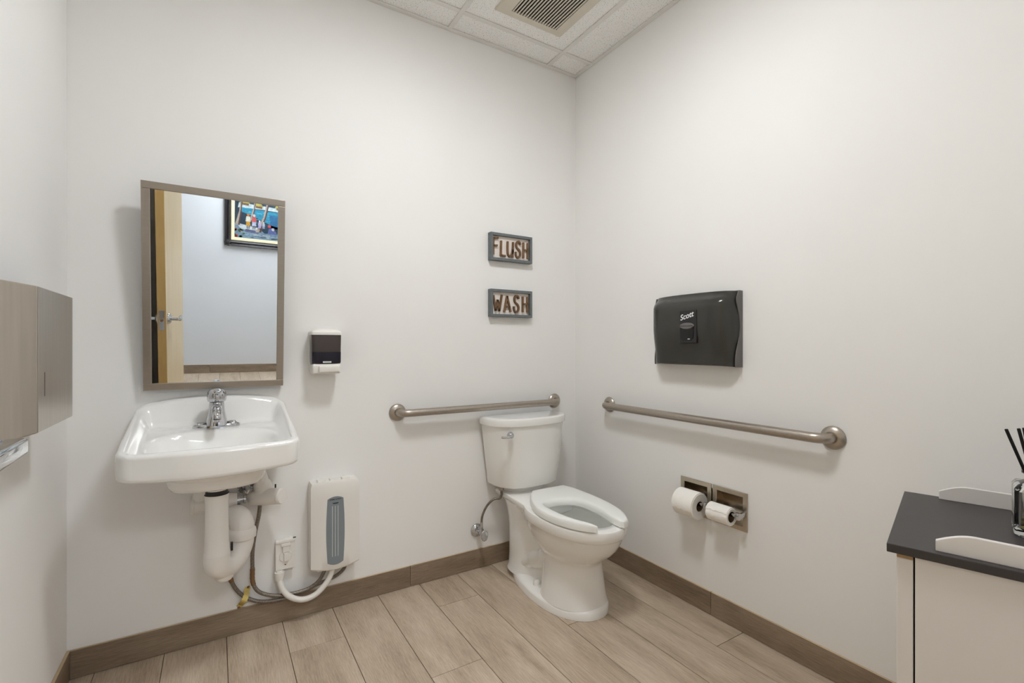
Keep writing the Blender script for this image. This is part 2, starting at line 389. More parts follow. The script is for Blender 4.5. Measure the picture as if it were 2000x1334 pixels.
# plate: sloped frame around the slotted field
def rect(hx, hy, z): return [(-hx, -hy, z), (hx, -hy, z), (hx, hy, z), (-hx, hy, z)]
pl.loft([rect(h0, h0, .0055), rect(h0, h0, .001), rect(h0-.004, h0-.004, -.004), rect(w0, .142, -.014), rect(w0, .142, -.004)], False, False)
pl.done('vent_plate', M_fan, v, smooth=20)
B().box((-w0, -.142, -.002), (w0, .142, .003)).done('vent_cavity_shade', M_fandark, v)  # near-black sheet behind the slats, imitating the shade inside the fan opening
n = 17
for i in range(n):
    x = -w0 + (i+.5)*2*w0/n
    B().box((x-.0033, -.142, -.0135), (x+.0033, .142, -.0105)).done('slat', M_fan, v)
# ------------------------------------------------------------------ DOOR + FRAME + CORRIDOR PICTURE
bb = B()
bb.box((XL+.012, YR, .001), (DX0, YR+.018, DH+.05)).box((DX1, YR, .001), (DX1+.05, YR+.018, DH+.05)).box((DX0, YR, DH), (DX1, YR+.018, DH+.05))
bb.box((DX0, YR+.018, .001), (DX0+.004, YR-WT-.018, DH)).box((DX1-.004, YR+.018, .001), (DX1, YR-WT-.018, DH)).box((DX0+.004, YR+.018, DH-.004), (DX1-.004, YR-WT-.018, DH))
bb.box((XL+.04, YR+.018, .001), (XL+.065, YR+.026, DH+.05))
struct(bb.done('trim_1', M_dframe, bev=.001), 'dark grey metal door frame seen in the mirror')
DW = .905
door = struct(empty('door_1', (-2.030, -2.312, 0.006), radians(92.5)), 'maple veneer door standing open, seen in the mirror')
bb = B().box((0, 0, 0), (DW-.003, .044, 2.11)); bb.done('door_leaf', M_doorface, door, bev=.001)
B().box((DW-.003, .0005, 0), (DW, .0435, 2.11)).done('edge_band', M_dooredge, door)
B().box((DW, .0085, .975), (DW+.0015, .0355, 1.095), .003).done('latch_plate', M_chrome, door)
B().lathe([(.009, 0), (.009, .004), (.007, .010), (.0, .011)], (DW+.001, .022, 1.035), (1, 0, 0), 20).done('latch_bolt', M_bronze, door, smooth=40)
for sgn, y0 in ((-1, 0), (1, .044)):
    lx, lz = DW-.072, 1.035
    hd = B().lathe([(.034, 0), (.034, .004), (.031, .010), (.024, .016), (.015, .020)], (lx, y0, lz), (0, sgn, 0), 32).done('rose', M_chrome, door, smooth=35)
    lv = B()
    lv.tube([(lx, y0+sgn*.015, lz), (lx, y0+sgn*.050, lz)], .0105, 20)
    lv.lathe([(.0085, 0), (.0085, .004), (.006, .006)], (lx+.011, y0+sgn*.059, lz), (1, 0, 0), 20)
    lv.box((lx-.118, y0+sgn*.049, lz-.010), (lx+.011, y0+sgn*.070, lz+.0095), .004, 3)
    lv.done('lever', M_chrome, hd, smooth=40)
for z in (.25, 1.05, 1.85):
    B().tube([(-.006, .050, z-.05), (-.006, .050, z+.05)], .006, 12).done('hinge', M_steel, door, smooth=40)
# painting on the corridor wall
PX0, PZ0, PWd, PHt = -1.735, 1.475, 1.05, .80
pic = tag(empty('framed_painting', (PX0+PWd/2, YH+.0005, PZ0)), 'painting of palms and figures by blue water in black frame, seen in mirror', 'painting')
def frame_ring(bb, x0, x1, z0, z1, wdt, prof):
    """prof: list of (inset 0..1 * wdt, depth)"""
    loops = []
    for t, d in prof:
        i = wdt*t
        loops.append([(x0+i, d, z0+i), (x1-i, d, z0+i), (x1-i, d, z1-i), (x0+i, d, z1-i)])
    bb.loft(loops, False, False)
hw = PWd/2
bb = B(); frame_ring(bb, -hw, hw, 0, PHt, .066, [(0, 0), (0, .03), (.12, .042), (.25, .034), (.4, .030), (.6, .045), (.8, .04), (.9, .02), (1, .018), (1, .002)])
bb.done('picture_frame', M_picframe, pic, smooth=25)
for sx in (-1, 1):
    for z in (.035, PHt-.035):
        B().lathe([(.0, .046), (.02, .043), (.034, .034), (.04, .02)][::-1], (sx*(hw-.035), 0, z), (0, 1, 0), 12).done('corner_ornament', M_picframe, pic, smooth=40)
bb = B(); frame_ring(bb, -hw+.062, hw-.062, .062, PHt-.062, .036, [(0, .012), (.1, .02), (.9, .014), (1, .006)])
bb.done('liner', M_liner, pic, smooth=25)
# flat painted picture, built of coloured patches in one flat mesh
pb = bmesh.new(); pl_col = []
def patch(poly, col, lay):
    vs_ = [pb.verts.new((-hw+.096+x*1.08, .0065+lay*.00015, .096+z*1.08)) for x, z in poly]
    pb.faces.new(vs_); pl_col.append(col)
cw, ch = PWd-.256, PHt-.256
def px(a, b_): return ((a-345)/1437*.0+0, 0)
rnd = random.Random(3)
patch([(0, 0), (cw, 0), (cw, ch), (0, ch)], (20, 48, 66), 0)
for i in range(46):      # forest strokes
    x = rnd.uniform(0, cw-.03); h = rnd.uniform(.06, .2); c = rnd.choice([(30, 60, 84), (24, 52, 58), (60, 88, 110), (28, 66, 60), (44, 60, 96)])
    patch([(x, .33), (x+.012, .33), (x+.018, .33+h), (x+.004, .33+h)], c, 1)
patch([(.03, .31), (.25, .315), (cw, .29), (cw, .33), (.3, .35), (.04, .36)], (196, 212, 214), 2)
patch([(.05, .315), (cw, .285), (cw, .12), (.32, .17), (.16, .24), (.06, .27)], (34, 140, 172), 3)
patch([(.32, .27), (cw, .23), (cw, .10), (.34, .13)], (30, 104, 150), 4)
patch([(.2, .19), (.4, .15), (cw, .1), (cw, .06), (.3, .06), (.15, .1)], (22, 58, 78), 4)
for i in range(26):
    x = rnd.uniform(.06, cw-.08); z = rnd.uniform(.17, .30); patch([(x, z), (x+.05, z-.003), (x+.05, z+.002), (x, z+.005)], rnd.choice([(60, 170, 196), (26, 120, 160), (90, 190, 205)]), 5)
patch([(0, 0), (cw, 0), (cw, .09), (.28, .07), (.22, .12), (.0, .15)], (120, 146, 168), 6)
patch([(.02, .15), (.22, .12), (.25, .09), (.06, .09)], (206, 216, 220), 7)
patch([(.1, .095), (.24, .09), (.22, .06), (.1, .07)], (92, 96, 132), 7)
for i in range(22):
    x = rnd.uniform(.0, cw-.1); z = rnd.uniform(.005, .06); patch([(x, z), (x+.09, z+.004), (x+.09, z+.010), (x, z+.008)], rnd.choice([(150, 176, 186), (96, 130, 150), (196, 206, 200)]), 8)
for (x0_, z0_, x1_, z1_, wd) in ((.03, .13, .075, ch, .016), (.155, .19, .205, ch, .012), (.225, .075, .34, ch, .02), (.5, .1, .6, ch, .018)):
    xm, zm = lerp(x0_, x1_, .45), lerp(z0_, z1_, .35)
    patch([(x0_-wd*1.6, z0_), (x0_+wd, z0_), (xm+wd*.8, zm), (x1_+wd*.5, z1_), (x1_-wd*.5, z1_), (xm-wd*.5, zm)], (176, 164, 150), 9)
    patch([(x0_+wd*.1, z0_), (x0_+wd*1.1, z0_), (xm+wd*.9, zm), (x1_+wd*.7, z1_), (x1_+wd*.1, z1_), (xm+wd*.2, zm)], (84, 58, 54), 10)
for (x, z) in ((.1, .36), (.225, .345), (.42, .35)):
    patch([(x-.045, z), (x+.045, z-.004), (x+.02, z+.025), (x-.03, z+.027)], (176, 166, 84), 9); patch([(x-.03, z-.02), (x+.03, z-.023), (x+.03, z), (x-.03, z)], (120, 84, 52), 9)
def figure(x, z, s, hat, top, bot):
    patch([(x-.010*s, z), (x-.004*s, z), (x-.003*s, z+.04*s), (x-.012*s, z+.04*s)], (52, 36, 40), 11)
    patch([(x+.004*s, z), (x+.010*s, z), (x+.012*s, z+.04*s), (x+.003*s, z+.04*s)], (52, 36, 40), 11)
    patch([(x-.019*s, z+.03*s), (x+.019*s, z+.03*s), (x+.014*s, z+.07*s), (x-.014*s, z+.07*s)], bot, 12)
    patch([(x-.021*s, z+.066*s), (x+.021*s, z+.066*s), (x+.015*s, z+.112*s), (x-.015*s, z+.112*s)], top, 13)
    patch([(x+.011*s*cos(t*pi/5), z+.125*s+.013*s*sin(t*pi/5)) for t in range(10)], hat, 14)
figure(.125, .10, 1.15, (196, 120, 50), (222, 222, 206), (214, 160, 40))
figure(.18, .10, 1.15, (206, 202, 200), (206, 92, 90), (190, 200, 226))
figure(.232, .098, .75, (230, 230, 236), (190, 178, 214), (176, 168, 214))
figure(.27, .10, .65, (210, 216, 216), (184, 190, 206), (150, 160, 190))
patch([(.31, .07), (.40, .065), (.39, .10), (.345, .135), (.32, .125)], (92, 100, 156), 12); patch([(.325+.016*cos(t*pi/5), .15+.016*sin(t*pi/5)) for t in range(10)], (206, 74, 78), 13)
patch([(.36+.014*cos(t*pi/5), .12+.016*sin(t*pi/5)) for t in range(10)], (206, 206, 212), 13)
for i in range(16):
    x, z = rnd.uniform(0, .09), rnd.uniform(.01, .11); patch([(x+.012*cos(t*pi/3), z+.011*sin(t*pi/3)) for t in range(6)], rnd.choice([(190, 60, 56), (206, 96, 60), (70, 110, 62), (60, 96, 66)]), 11)
patch([(.43, .27), (.47, .28), (.47, .36), (.445, .33)], (220, 214, 176), 9)
me = bpy.data.meshes.new('canvas'); 
cl = pb.loops.layers.color.new('paint')
for f, c in zip(pb.faces, pl_col):
    f.normal_update()
    for l in f.loops: l[cl] = (*[x/255*.82 for x in c], 1)
bmesh.ops.recalc_face_normals(pb, faces=pb.faces[:])
pb.to_mesh(me); pb.free()
link('canvas', me, M_paint, pic)
B().box((-hw+.08, 0, .08), (hw-.08, .006, PHt-.08)).done('canvas_board', M_liner, pic)
# ------------------------------------------------------------------ MIRROR
TH = 5.6
mir = tag(empty('wall_mirror', (-1.8095, -.006, .993)), 'tilted wall mirror in a brushed metal frame above the sink', 'mirror')
mw, mh, fd, fw = .2315, .752, .022, .0255
R_ = Matrix.Translation((0, -.004, 0)) @ Matrix.Rotation(radians(TH), 4, 'X')
bb = B()
for x0, x1, z0, z1 in ((-mw, mw, 0, fw), (-mw, mw, mh-fw, mh), (-mw, -mw+fw, fw, mh-fw), (mw-fw, mw, fw, mh-fw)):
    bb.box((x0, -fd, z0), (x1, 0, z1), .0015, 2, R_)
bb.done('mirror_frame', M_steel, mir)
B().box((-mw+fw-.002, -fd+.006, fw-.002), (mw-fw+.002, -fd+.012, mh-fw+.002), M=R_).done('mirror_glass', M_mirror, mir)
B().box((-mw+.004, -.004, .004), (mw-.004, -.0005, mh-.004), M=R_).done('mirror_back', M_steel, mir)
for sx in (-1, 1): B().box((sx*.16-.01, .0055, .60), (sx*.16+.01, -.064, .64)).done('tilt_bracket', M_steel, mir)
# ------------------------------------------------------------------ SINK
SX = -1.8185
sink = tag(empty('wall_sink', (SX, 0, .69)), 'white porcelain wall-hung sink under the mirror', 'sink')
Y0, Y1 = -.0015, -.432
def halfw(t):         # t 0 back .. 1 front
    s = t*.43
    a = .2475 + .0055*sm(0, .3, s)
    rb = .03
    if s < rb: a -= rb - sqrt(max(0, rb*rb-(rb-s)**2))
    rf = .045
    e = .43 - s
    if e < rf: a -= rf - sqrt(max(0, rf*rf-(rf-e)**2))
    return a
def rimz(x, t):
    s = t*.43
    arch = .030*(1-min(1, abs(x)/.235)**2.2)
    zb = .934 + arch*(1-sm(.0, .14, s))
    # concave fall from the high back to the low front
    f = sm(0.0, .36, s)
    side = lerp(.934, .8285, (s/.43)**.85 if s < .43 else 1)
    return lerp(zb, .8285, 0) if False else side + arch*(1-sm(0, .1, s))
def surf(x, y, t):
    a = halfw(t); s = t*.43
    d_side = a-abs(x); d_front = .43-s; d_back = s
    zr = rimz(x, t)
    lvl = lerp(.853, .806, sm(.12, .40, s))
    # rim wall falls from zr to the inner level
    wsd = sm(.016, .055, d_side); wfr = sm(.014, .055, d_front); wbk = sm(.012, .065, d_back)
    z = lerp(zr, lvl, min(1, wsd*wfr*wbk))
    # bowl
    q = (abs(x)/.198)**2.6 + (abs(s-.283)/.112)**2.6
    z -= .105*sm(1.0, .25, q) if q < 1 else 0
    dm = min(d_side, d_front, d_back+.02); r = .014
    if dm < r: z -= r - sqrt(max(0, r*r-(r-dm)**2))
    return z
def ss(n, p=.5):      # parameter with denser ends
    return [.5-.5*cos(pi*i/n) for i in range(n+1)]
TT = ss(70); UU = [2*u-1 for u in ss(80)]
rows = []
for t in TT:
    a = halfw(t); y = lerp(Y0, Y1, t)
    row = []
    for u in UU:
        x = a*u; bow = -.014*(1-u*u)*sm(.55, 1, t)
        row.append((x, y+bow, surf(x, y, t)-.69))
    rows.append(row)
bb = B(); V = bb.grid(rows)
# skirt: outline loop going round
nR, nU = len(rows)-1, len(UU)-1
loop = [V[0][j] for j in range(nU+1)] + [V[i][nU] for i in range(1, nR+1)] + [V[nR][j] for j in range(nU-1, -1, -1)] + [V[i][0] for i in range(nR-1, 0, -1)]
cx_, cy_ = 0, -.2
def ring(zf, ins):
    out = []
    for v_ in loop:
        x, y = v_.co.x, v_.co.y
        sc = 1-ins
        out.append(bb.bm.verts.new((x*sc, (y-cy_)*sc+cy_ if y < -.02 else y, zf(v_.co))))
    return out
def bot(c): return (.750 - .012*(1-min(1, abs(c.x)/.25)**2)*sm(.2, .43, -c.y)) - .69
prev = loop
for zf, ins in ((lambda c: bot(c)+.030, .004), (lambda c: bot(c)+.012, .008), (lambda c: bot(c)+.004, .014), (lambda c: bot(c), .03), (lambda c: bot(c)+.004, .10), (lambda c: bot(c)+.02, .4)):
    cur = ring(zf, ins); n = len(loop)
    for i in range(n):
        k = (i+1) % n; bb._f([prev[i], prev[k], cur[k], cur[i]])
    prev = cur
bb._f(prev)
bb.done('basin', M_por, sink, smooth=60)
# underside of the bowl
def sup(cx, cy, a, b_, z, e=3.0, n=48):
    out = []
    for i in range(n):
        t = 2*pi*i/n; c, s = cos(t), sin(t)
        out.append((cx+a*math.copysign(abs(c)**(2/e), c), cy+b_*math.copysign(abs(s)**(2/e), s), z))
    return out
bb = B(); bb.loft([sup(0.008, -.25, .165, .13, .085), sup(.008, -.25, .155, .124, .04), sup(.008, -.25, .145, .116, .004), sup(.008, -.25, .136, .106, -.012), sup(.008, -.25, .12, .09, -.019), sup(.008, -.25, .06, .05, -.021)])
bb.done('bowl_underside', M_por, sink, smooth=60)
B().lathe([(.037, -.01), (.037, -.032), (.034, -.040)], (.006, -.245, 0), (0, 0, 1), 32).done('drain_boss', M_por, sink, smooth=40)
B().lathe([(.032, .0), (.032, .003), (.02, .001), (.0, .0005)], (0, -.275, .062), (0, 0, 1), 32).done('drain_ring', M_chrome, sink, smooth=40)
# ------------------------------------------------------------------ FAUCET
fa = tag(empty('faucet', (SX+.006, -.112, .8525)), 'chrome single-handle faucet on the back ledge of the sink', 'faucet')
bb = B(); L0 = []
for z, sx, sy in ((0, 1, 1), (.006, 1, 1), (.011, .96, .92), (.0135, .86, .8), (.0135, .5, .5)):
    L0.append([(x*sx, y*sy, z) for x, y, _ in sup(0, 0, .076, .029, 0, 2.2, 40)])
bb.loft(L0); bb.done('base_plate', M_chrome, fa, smooth=40)
for sx in (-1, 1):
    B().lathe([(.016, 0), (.016, .004), (.012, .007)], (sx*.05, 0, .013), (0, 0, 1), 20).done('base_wing', M_chrome, fa, smooth=40)
bb = B(); bb.loft([[(x, y+dy, z) for x, y, _ in sup(0, 0, a, c, 0, e, 36)] for a, c, z, e, dy in ((.036, .035, .008, 2.8, -.004), (.0325, .032, .03, 2.6, -.002), (.026, .027, .06, 2.2, 0), (.0245, .0245, .085, 2, .002), (.024, .024, .092, 2, .003))])
bb.done('faucet_body', M_chrome, fa, smooth=50)
bb = B(); bb.tube(cr([(0, -.01, .072), (0, -.045, .072), (0, -.08, .064), (0, -.098, .050), (0, -.101, .040)], 6), [.017]*7+[.0165]*6+[.0155]*6+[.0145]*6, 20)
bb.done('spout', M_chrome, fa, smooth=50)
B().lathe([(.0125, 0), (.0135, .001), (.0135, .009)], (0, -.1015, .0315), (0, 0, 1), 24).done('aerator', M_chrome, fa, smooth=40)
B().lathe([(.0108, .0), (.0105, .004)], (0, -.1015, .0305), (0, 0, 1), 20).done('aerator_mesh', M_dark, fa)
hd = B(); hd.lathe([(.021, .092), (.029, .096), (.032, .105), (.032, .120), (.029, .132), (.021, .140), (.0, .143)], (0, .002, 0), (0, 0, 1), 32)
hd.box((-.011, -.05, .126), (.011, -.005, .139), .004, 3, Matrix.Translation((0, 0, 0)))
hd.done('handle_cap', M_chrome, fa, smooth=50)
# ------------------------------------------------------------------ DRAIN TRAP WITH WHITE COVERS
TX, TY = -1.8125, -.245
tr = tag(empty('drain_trap', (TX, TY, .35)), 'white vinyl covered drain trap hanging below the sink', 'drain pipe')
def T(x, y, z): return (x-TX, y-TY, z-.35)
bb = B(); bb.lathe([(.0375, .636), (.0375, .630), (.0355, .60), (.0355, .53), (.037, .47), (.039, .435), (.0405, .432), (.0405, .41)], (0, 0, -.35), (0, 0, 1), 36, False); bb.done('tailpiece_cover', M_pipe, tr, smooth=40)
B().lathe([(.0345, .655), (.0345, .628)], (0, 0, -.35), (0, 0, 1), 32).done('rubber_washer', M_dark, tr, smooth=40)
bx, by = TX+.082, TY+.085
bend = [(TX, TY, .425), (TX, TY, .40), (TX+.006, TY+.006, .378), (TX+.026, TY+.027, .362), (TX+.05, TY+.052, .366), (TX+.069, TY+.072, .385), (bx, by, .42), (bx, by, .452)]
bp = cr([T(*p) for p in bend], 6); n = len(bp)
B().tube(bp, [.041 - .004*(i/n) for i in range(n)], 28).done('trap_bend_cover', M_pipe, tr, smooth=60)
B().lathe([(.024, -.012), (.03, -.004), (.031, .03)], T(TX+.022, TY+.022, .333), (0, 0, 1), 28).done('cleanout_cap', M_pipe, tr, smooth=40)
bb = B(); bb.lathe([(.037, .432), (.0455, .438), (.047, .455), (.045, .468), (.037, .476)], T(bx, by, 0), (0, 0, 1), 32, False); bb.done('slip_collar', M_pipe, tr, smooth=40)
up = cr([T(bx, by, .46), T(bx, by, .48), T(bx-.006, by+.02, .502), T(bx-.018, by+.055, .506), T(bx-.028, by+.1, .49), T(bx-.03, -.003, .482)], 6)
B().tube(up, [.037]*5 + [.039]*(len(up)-5), 28).done('trap_arm_cover', M_pipe, tr, smooth=60)
B().box(T(TX+.042, TY+.028, .415), T(TX+.05, TY+.04, .445), .002).done('cover_clip', M_dark, tr)
# ------------------------------------------------------------------ SHUTOFF VALVES WITH COVERS
va = tag(empty('shutoff_valve', (-1.655, 0, .56)), 'white covered shutoff valve with round cap right of the drain', 'valve')
def rel(o): return lambda x, y, z: (x-o.location.x, y-o.location.y, z-o.location.z)
T = rel(va)
bb = B(); bb.lathe([(.034, 0.0005), (.034, .003), (.028, .008), (.014, .012)], T(-1.71, 0, .59), (0, -1, 0), 28); bb.tube([T(-1.71, -.008, .59), T(-1.70, -.055, .575)], .011, 16)
bb.done('escutcheon', M_chrome, va, smooth=35)
bb = B(); bb.tube(cr([T(-1.675, -.06, .68), T(-1.668, -.06, .64), T(-1.658, -.06, .605), T(-1.652, -.06, .575), T(-1.652, -.06, .53)], 5), [.026]*5+[.027]*5+[.032]*5+[.036]*5+[.026], 24)
bb.tube([T(-1.69, -.035, .545), T(-1.65, -.07, .553), T(-1.603, -.105, .556)], [.03, .034, .031], 24)
bb.done('valve_cover', M_pipe, va, smooth=50)
B().lathe([(.0285, -.004), (.031, 0), (.031, .01), (.028, .014), (.0, .015)], T(-1.601, -.107, .556), (.75, -.62, .05), 28).done('cover_cap', M_pipe, va, smooth=40)
B().tube([T(-1.612, -.085, .585), T(-1.612, -.085, .60)], .003, 8).done('tie_pin', M_dark, va)
vb = tag(empty('shutoff_valve', (-1.87, 0, .55)), 'white covered shutoff valve behind the drain tailpiece', 'valve')
T = rel(vb)
bb = B(); bb.tube([T(-1.895, -.06, .553), T(-1.80, -.06, .553), T(-1.745, -.06, .553)], [.033, .033, .026], 28); bb.tube([T(-1.87, -.06, .57), T(-1.85, -.06, .61), T(-1.83, -.06, .68)], [.027, .026, .024], 20)
bb.done('valve_cover', M_pipe, vb, smooth=50)
B().lathe([(.0335, -.002), (.0345, .0), (.0345, .004), (.0335, .006)], T(-1.889, -.06, .553), (1, 0, 0), 28, False).done('cover_seam', M_white, vb, smooth=40)
bb = B(); bb.lathe([(.022, 0), (.022, .012), (.014, .014), (.014, .022), (.019, .024), (.019, .03)], T(-1.746, -.06, .553), (1, 0, 0), 24)
bb.done('valve_stem', M_chrome, vb, smooth=35)
B().tube([T(-1.83, -.003, .553), T(-1.83, -.05, .553)], .012, 16).done('stub_pipe', M_chrome, vb, smooth=35)
# ------------------------------------------------------------------ HOSES, CONDUIT
def hose(name, pts, r, m, label, ferr=(), cat='hose'):
    P = cr(pts, 8); o = empty(name, pts[0]); tag(o, label, cat)
    L = [p - o.location for p in P]
    B().tube(L, r, 14).done('hose_tube' if m is M_braid else 'tube', m, o, smooth=60)
    for i0, i1, rr, mm in ferr:
        a, b_ = max(0, int(i0*(len(L)-1))), min(len(L)-1, max(int(i0*(len(L)-1))+1, int(i1*(len(L)-1))))
        pts_ = L[a:b_+1]
        B().tube(pts_, [rr*(1+.10*(k % 2)) for k in range(len(pts_))], 14).done('ferrule', mm, o, smooth=30)
    return o
hose('supply_hose', [(-1.664, -.055, .54), (-1.668, -.05, .48), (-1.682, -.04, .40), (-1.690, -.035, .33), (-1.690, -.03, .26), (-1.688, -.03, .20), (-1.665, -.033, .158), (-1.61, -.036, .13), (-1.55, -.038, .122), (-1.49, -.042, .126), (-1.445, -.048, .15), (-1.422, -.055, .19), (-1.42, -.06, .225)], .0075, M_braid,
     'braided steel hose from the capped valve down to the water heater', ((.34, .43, .0085, M_bronze), (.93, .985, .0085, M_bronze)))
hose('supply_hose', [(-1.80, -.05, .52), (-1.792, -.035, .42), (-1.785, -.025, .33), (-1.774, -.022, .265), (-1.752, -.02, .195), (-1.712, -.018, .142), (-1.655, -.022, .112), (-1.58, -.026, .104), (-1.51, -.026, .112), (-1.44, -.026, .13), (-1.375, -.03, .146), (-1.338, -.045, .178), (-1.329, -.055, .225)], .0075, M_braid,
     'braided steel hose from behind the drain trap held by brass clip', ((.24, .31, .0085, M_bronze),))
co = hose('power_conduit', [(-1.592, -.03, .225), (-1.592, -.034, .195), (-1.583, -.042, .155), (-1.555, -.052, .118), (-1.51, -.062, .098), (-1.462, -.066, .105), (-1.42, -.066, .138), (-1.395, -.066, .18), (-1.388, -.066, .222)], .0115, M_white,
     'white flexible conduit looping from outlet box to water heater', cat='conduit')
B().lathe([(.019, -.004), (.019, -.02), (.0165, -.03), (.0165, -.036), (.0135, -.04)], (0, 0, 0), (0, 0, 1), 24).done('conduit_connector', M_white, co, smooth=35)
cp = tag(empty('pipe_clip', (-1.72, 0, .139)), 'small brass pipe clip holding the hose above the skirting', 'clip')
P = cr([(.016, -.002, .036), (.011, -.006, .026), (.008, -.022, .014), (.0, -.033, 0), (-.008, -.022, -.014), (-.011, -.006, -.026), (-.016, -.002, -.034)], 5)
bb = B(); n = len(P)
bb.loft([[p + Vector((sx*.0105*.9, dy, -sx*.0105*.45)) for sx, dy in ((-1, 0), (1, 0), (1, -.0015), (-1, -.0015))] for p in P]); bb.done('strap', M_brass, cp, smooth=40)
for s in (1, -1): B().lathe([(.0055, 0), (.005, .002), (.003, .003)], (.0165*s, -.003, .037*s), (0, -1, 0), 14).done('screw', M_bronze, cp, smooth=40)
# ------------------------------------------------------------------ OUTLET BOX
ob = tag(empty('outlet_box', (-1.5695, 0, .225)), 'white covered outlet plate on the wall beside the water heater', 'outlet')
B().box((-.034, -.0005, 0), (.034, -.022, .122), .002).done('box_body', M_white, ob)
B().box((-.037, -.022, 0), (.037, -.027, .124), .002).done('cover_plate', M_white, ob)
bb = B(); bb.box((-.037, -.027, .112), (.037, -.031, .122), .0015); bb.box((-.016, -.027, .098), (.02, -.036, .110), .0015); bb.box((-.010, -.0285, .072), (.016, -.034, .100), .0015); bb.done('flap', M_white, ob)
oc = [(-.022, .046), (-.022, .064), (-.012, .074), (.016, .074), (.026, .064), (.026, .046), (.012, .028), (-.005, .028)]
B().prism(oc, lambda x, z: (x, -.0272, z), lambda x, z: (x*.97, -.0300, (z-.05)*.97+.05)).done('octagon_socket', M_white, ob, bev=.0005)
B().box((-.006, -.0300, .036), (.010, -.037, .070), .002).done('latch_tab', M_white, ob)
B().lathe([(.0022, 0), (.0022, .001)], (.0, -.0272, .020), (0, -1, 0), 10).done('screw', M_dark, ob)
B().box((.030, -.022, .1245), (.041, -.029, .1265)).done('hinge_pin', M_dark, ob)
# ------------------------------------------------------------------ WATER HEATER
he = tag(empty('water_heater', (-1.378, 0, .213)), 'white wall-mounted tankless water heater with grey centre panel', 'water heater')
HW, HHt = .0995, .358
def bowx(x): return 1-(x/HW)**2
cols = [-HW + 2*HW*i/16 for i in range(17)]
def hsec(z, inset=0, dep=0.088):
    f = [(x*(1-inset), -(dep-.012+.016*bowx(x))*1.0+inset*.1, z) for x in cols]
    return [(HW*(1-inset), -.0005, z)] + f[::-1] + [(-HW*(1-inset), -.0005, z)]
bb = B()
def topz(x): return .010*bowx(x)
L0 = []
for z, ins, td, bd in ((0, .04, 0, 1), (.006, 0, 0, 1), (.06, 0, 0, .4), (.30, 0, .6, 0), (HHt-.012, 0, 1, 0), (HHt, .05, 1, 0)):
    L0.append([(p[0], p[1], p[2] + td*topz(p[0]) - bd*.010*bowx(p[0])) for p in hsec(z, ins)])
bb.loft(L0); bb.done('heater_cover', M_white, he, smooth=35)
pw = .0375
def front(x): return -(.088-.012+.016*bowx(x))
poly = []
nz, nx = 24, 8
rows = []
for i in range(nz+1):
    t = i/nz; z = lerp(.022, .292, t); wv = pw*(.86+.14*sin(pi*t))
    rows.append([(-.004+lerp(-wv, wv, j/nx), front(lerp(-wv, wv, j/nx)-.004)-.0012, z + .010*(1-(2*j/nx-1)**2)*(2*t-1)*1.0) for j in range(nx+1)])
bb = B(); bb.loft([r + [(p[0], p[1]+.001, p[2]) for p in r[::-1]] for r in rows]); pn = bb.done('centre_panel', M_grey, he, smooth=35)
for x in (-.013, -.0015, .010):
    B().box((x-.001-.004, front(x)-.0022, .048), (x+.001-.004, front(x)-.0008, .262)).done('stripe', M_lgrey, pn)
text_mesh('lettering', 'STIEBEL ELTRON', .0062, M_ink, pn, Matrix.Translation((-.004, front(0)-.0014, .290)) @ Matrix.Rotation(radians(90), 4, 'X'), .0002, .0002)
B().prism([(-.018, .276), (.010, .276), (.004, .271), (-.012, .271)], lambda x, z: (x, front(x)-.001, z), lambda x, z: (x, front(x)-.0016, z)).done('print_mark', M_ink, pn)
bb = B()
for i in range(3): bb.box((-.07+i*.05, -.03, HHt+.002), (-.035+i*.05, -.06, HHt+.0115), .001)
bb.done('top_ridge', M_white, he)
B().box((-.075, -.004, -.012), (.075, -.075, .003), .003).done('base_tray', M_white, he)
# ------------------------------------------------------------------ SOAP DISPENSER
so = tag(empty('soap_dispenser', (-1.4155, 0, 1.036)), 'white wall soap dispenser with dark smoked tank and push bar', 'soap dispenser')
B().box((-.060, -.0005, .012), (.060, -.014, .182), .004).done('back_plate', M_white, so)
bb = B(); bb.loft([[(x, y*1.0-.049, z) for x, y, _ in sup(0, 0, a, c, 0, 7, 48)] for a, c, z in ((.056, .036, .042), (.058, .037, .046), (.0605, .038, .168), (.0605, .038, .170))]); bb.done('smoked_tank', M_soapsmoke, so, smooth=35)
bb = B(); bb.loft([[(x, y-.0495, z) for x, y, _ in sup(0, 0, a, c, 0, 7, 48)] for a, c, z in ((.0565, .0375, .046), (.0592, .039, .050), (.0596, .0392, .094))]); bb.done('soap_level', M_soapliq, so, smooth=35)
bb = B(); bb.loft([[(x, y*.98-.046, z) for x, y, _ in sup(0, 0, a, c, 0, 6, 48)] for a, c, z in ((.0625, .0445, .166), (.0625, .0445, .176), (.059, .042, .182), (.045, .034, .190), (.02, .02, .193))]); bb.done('tank_lid', M_white, so, smooth=35)
B().box((-.057, -.0135, .002), (.057, -.088, .044), .007, 3).done('dispenser_base', M_white, so, smooth=40)
B().box((-.034, -.07, .008), (.050, -.1, .036), .004, 3).done('push_bar', M_white, so, smooth=40)
B().box((-.017, -.0875, .0475), (.017, -.0905, .0545), .003, 3).done('badge', M_lgrey, so)
B().box((-.011, -.0904, .0505), (.011, -.0908, .0515)).done('badge_print', M_ink, so)
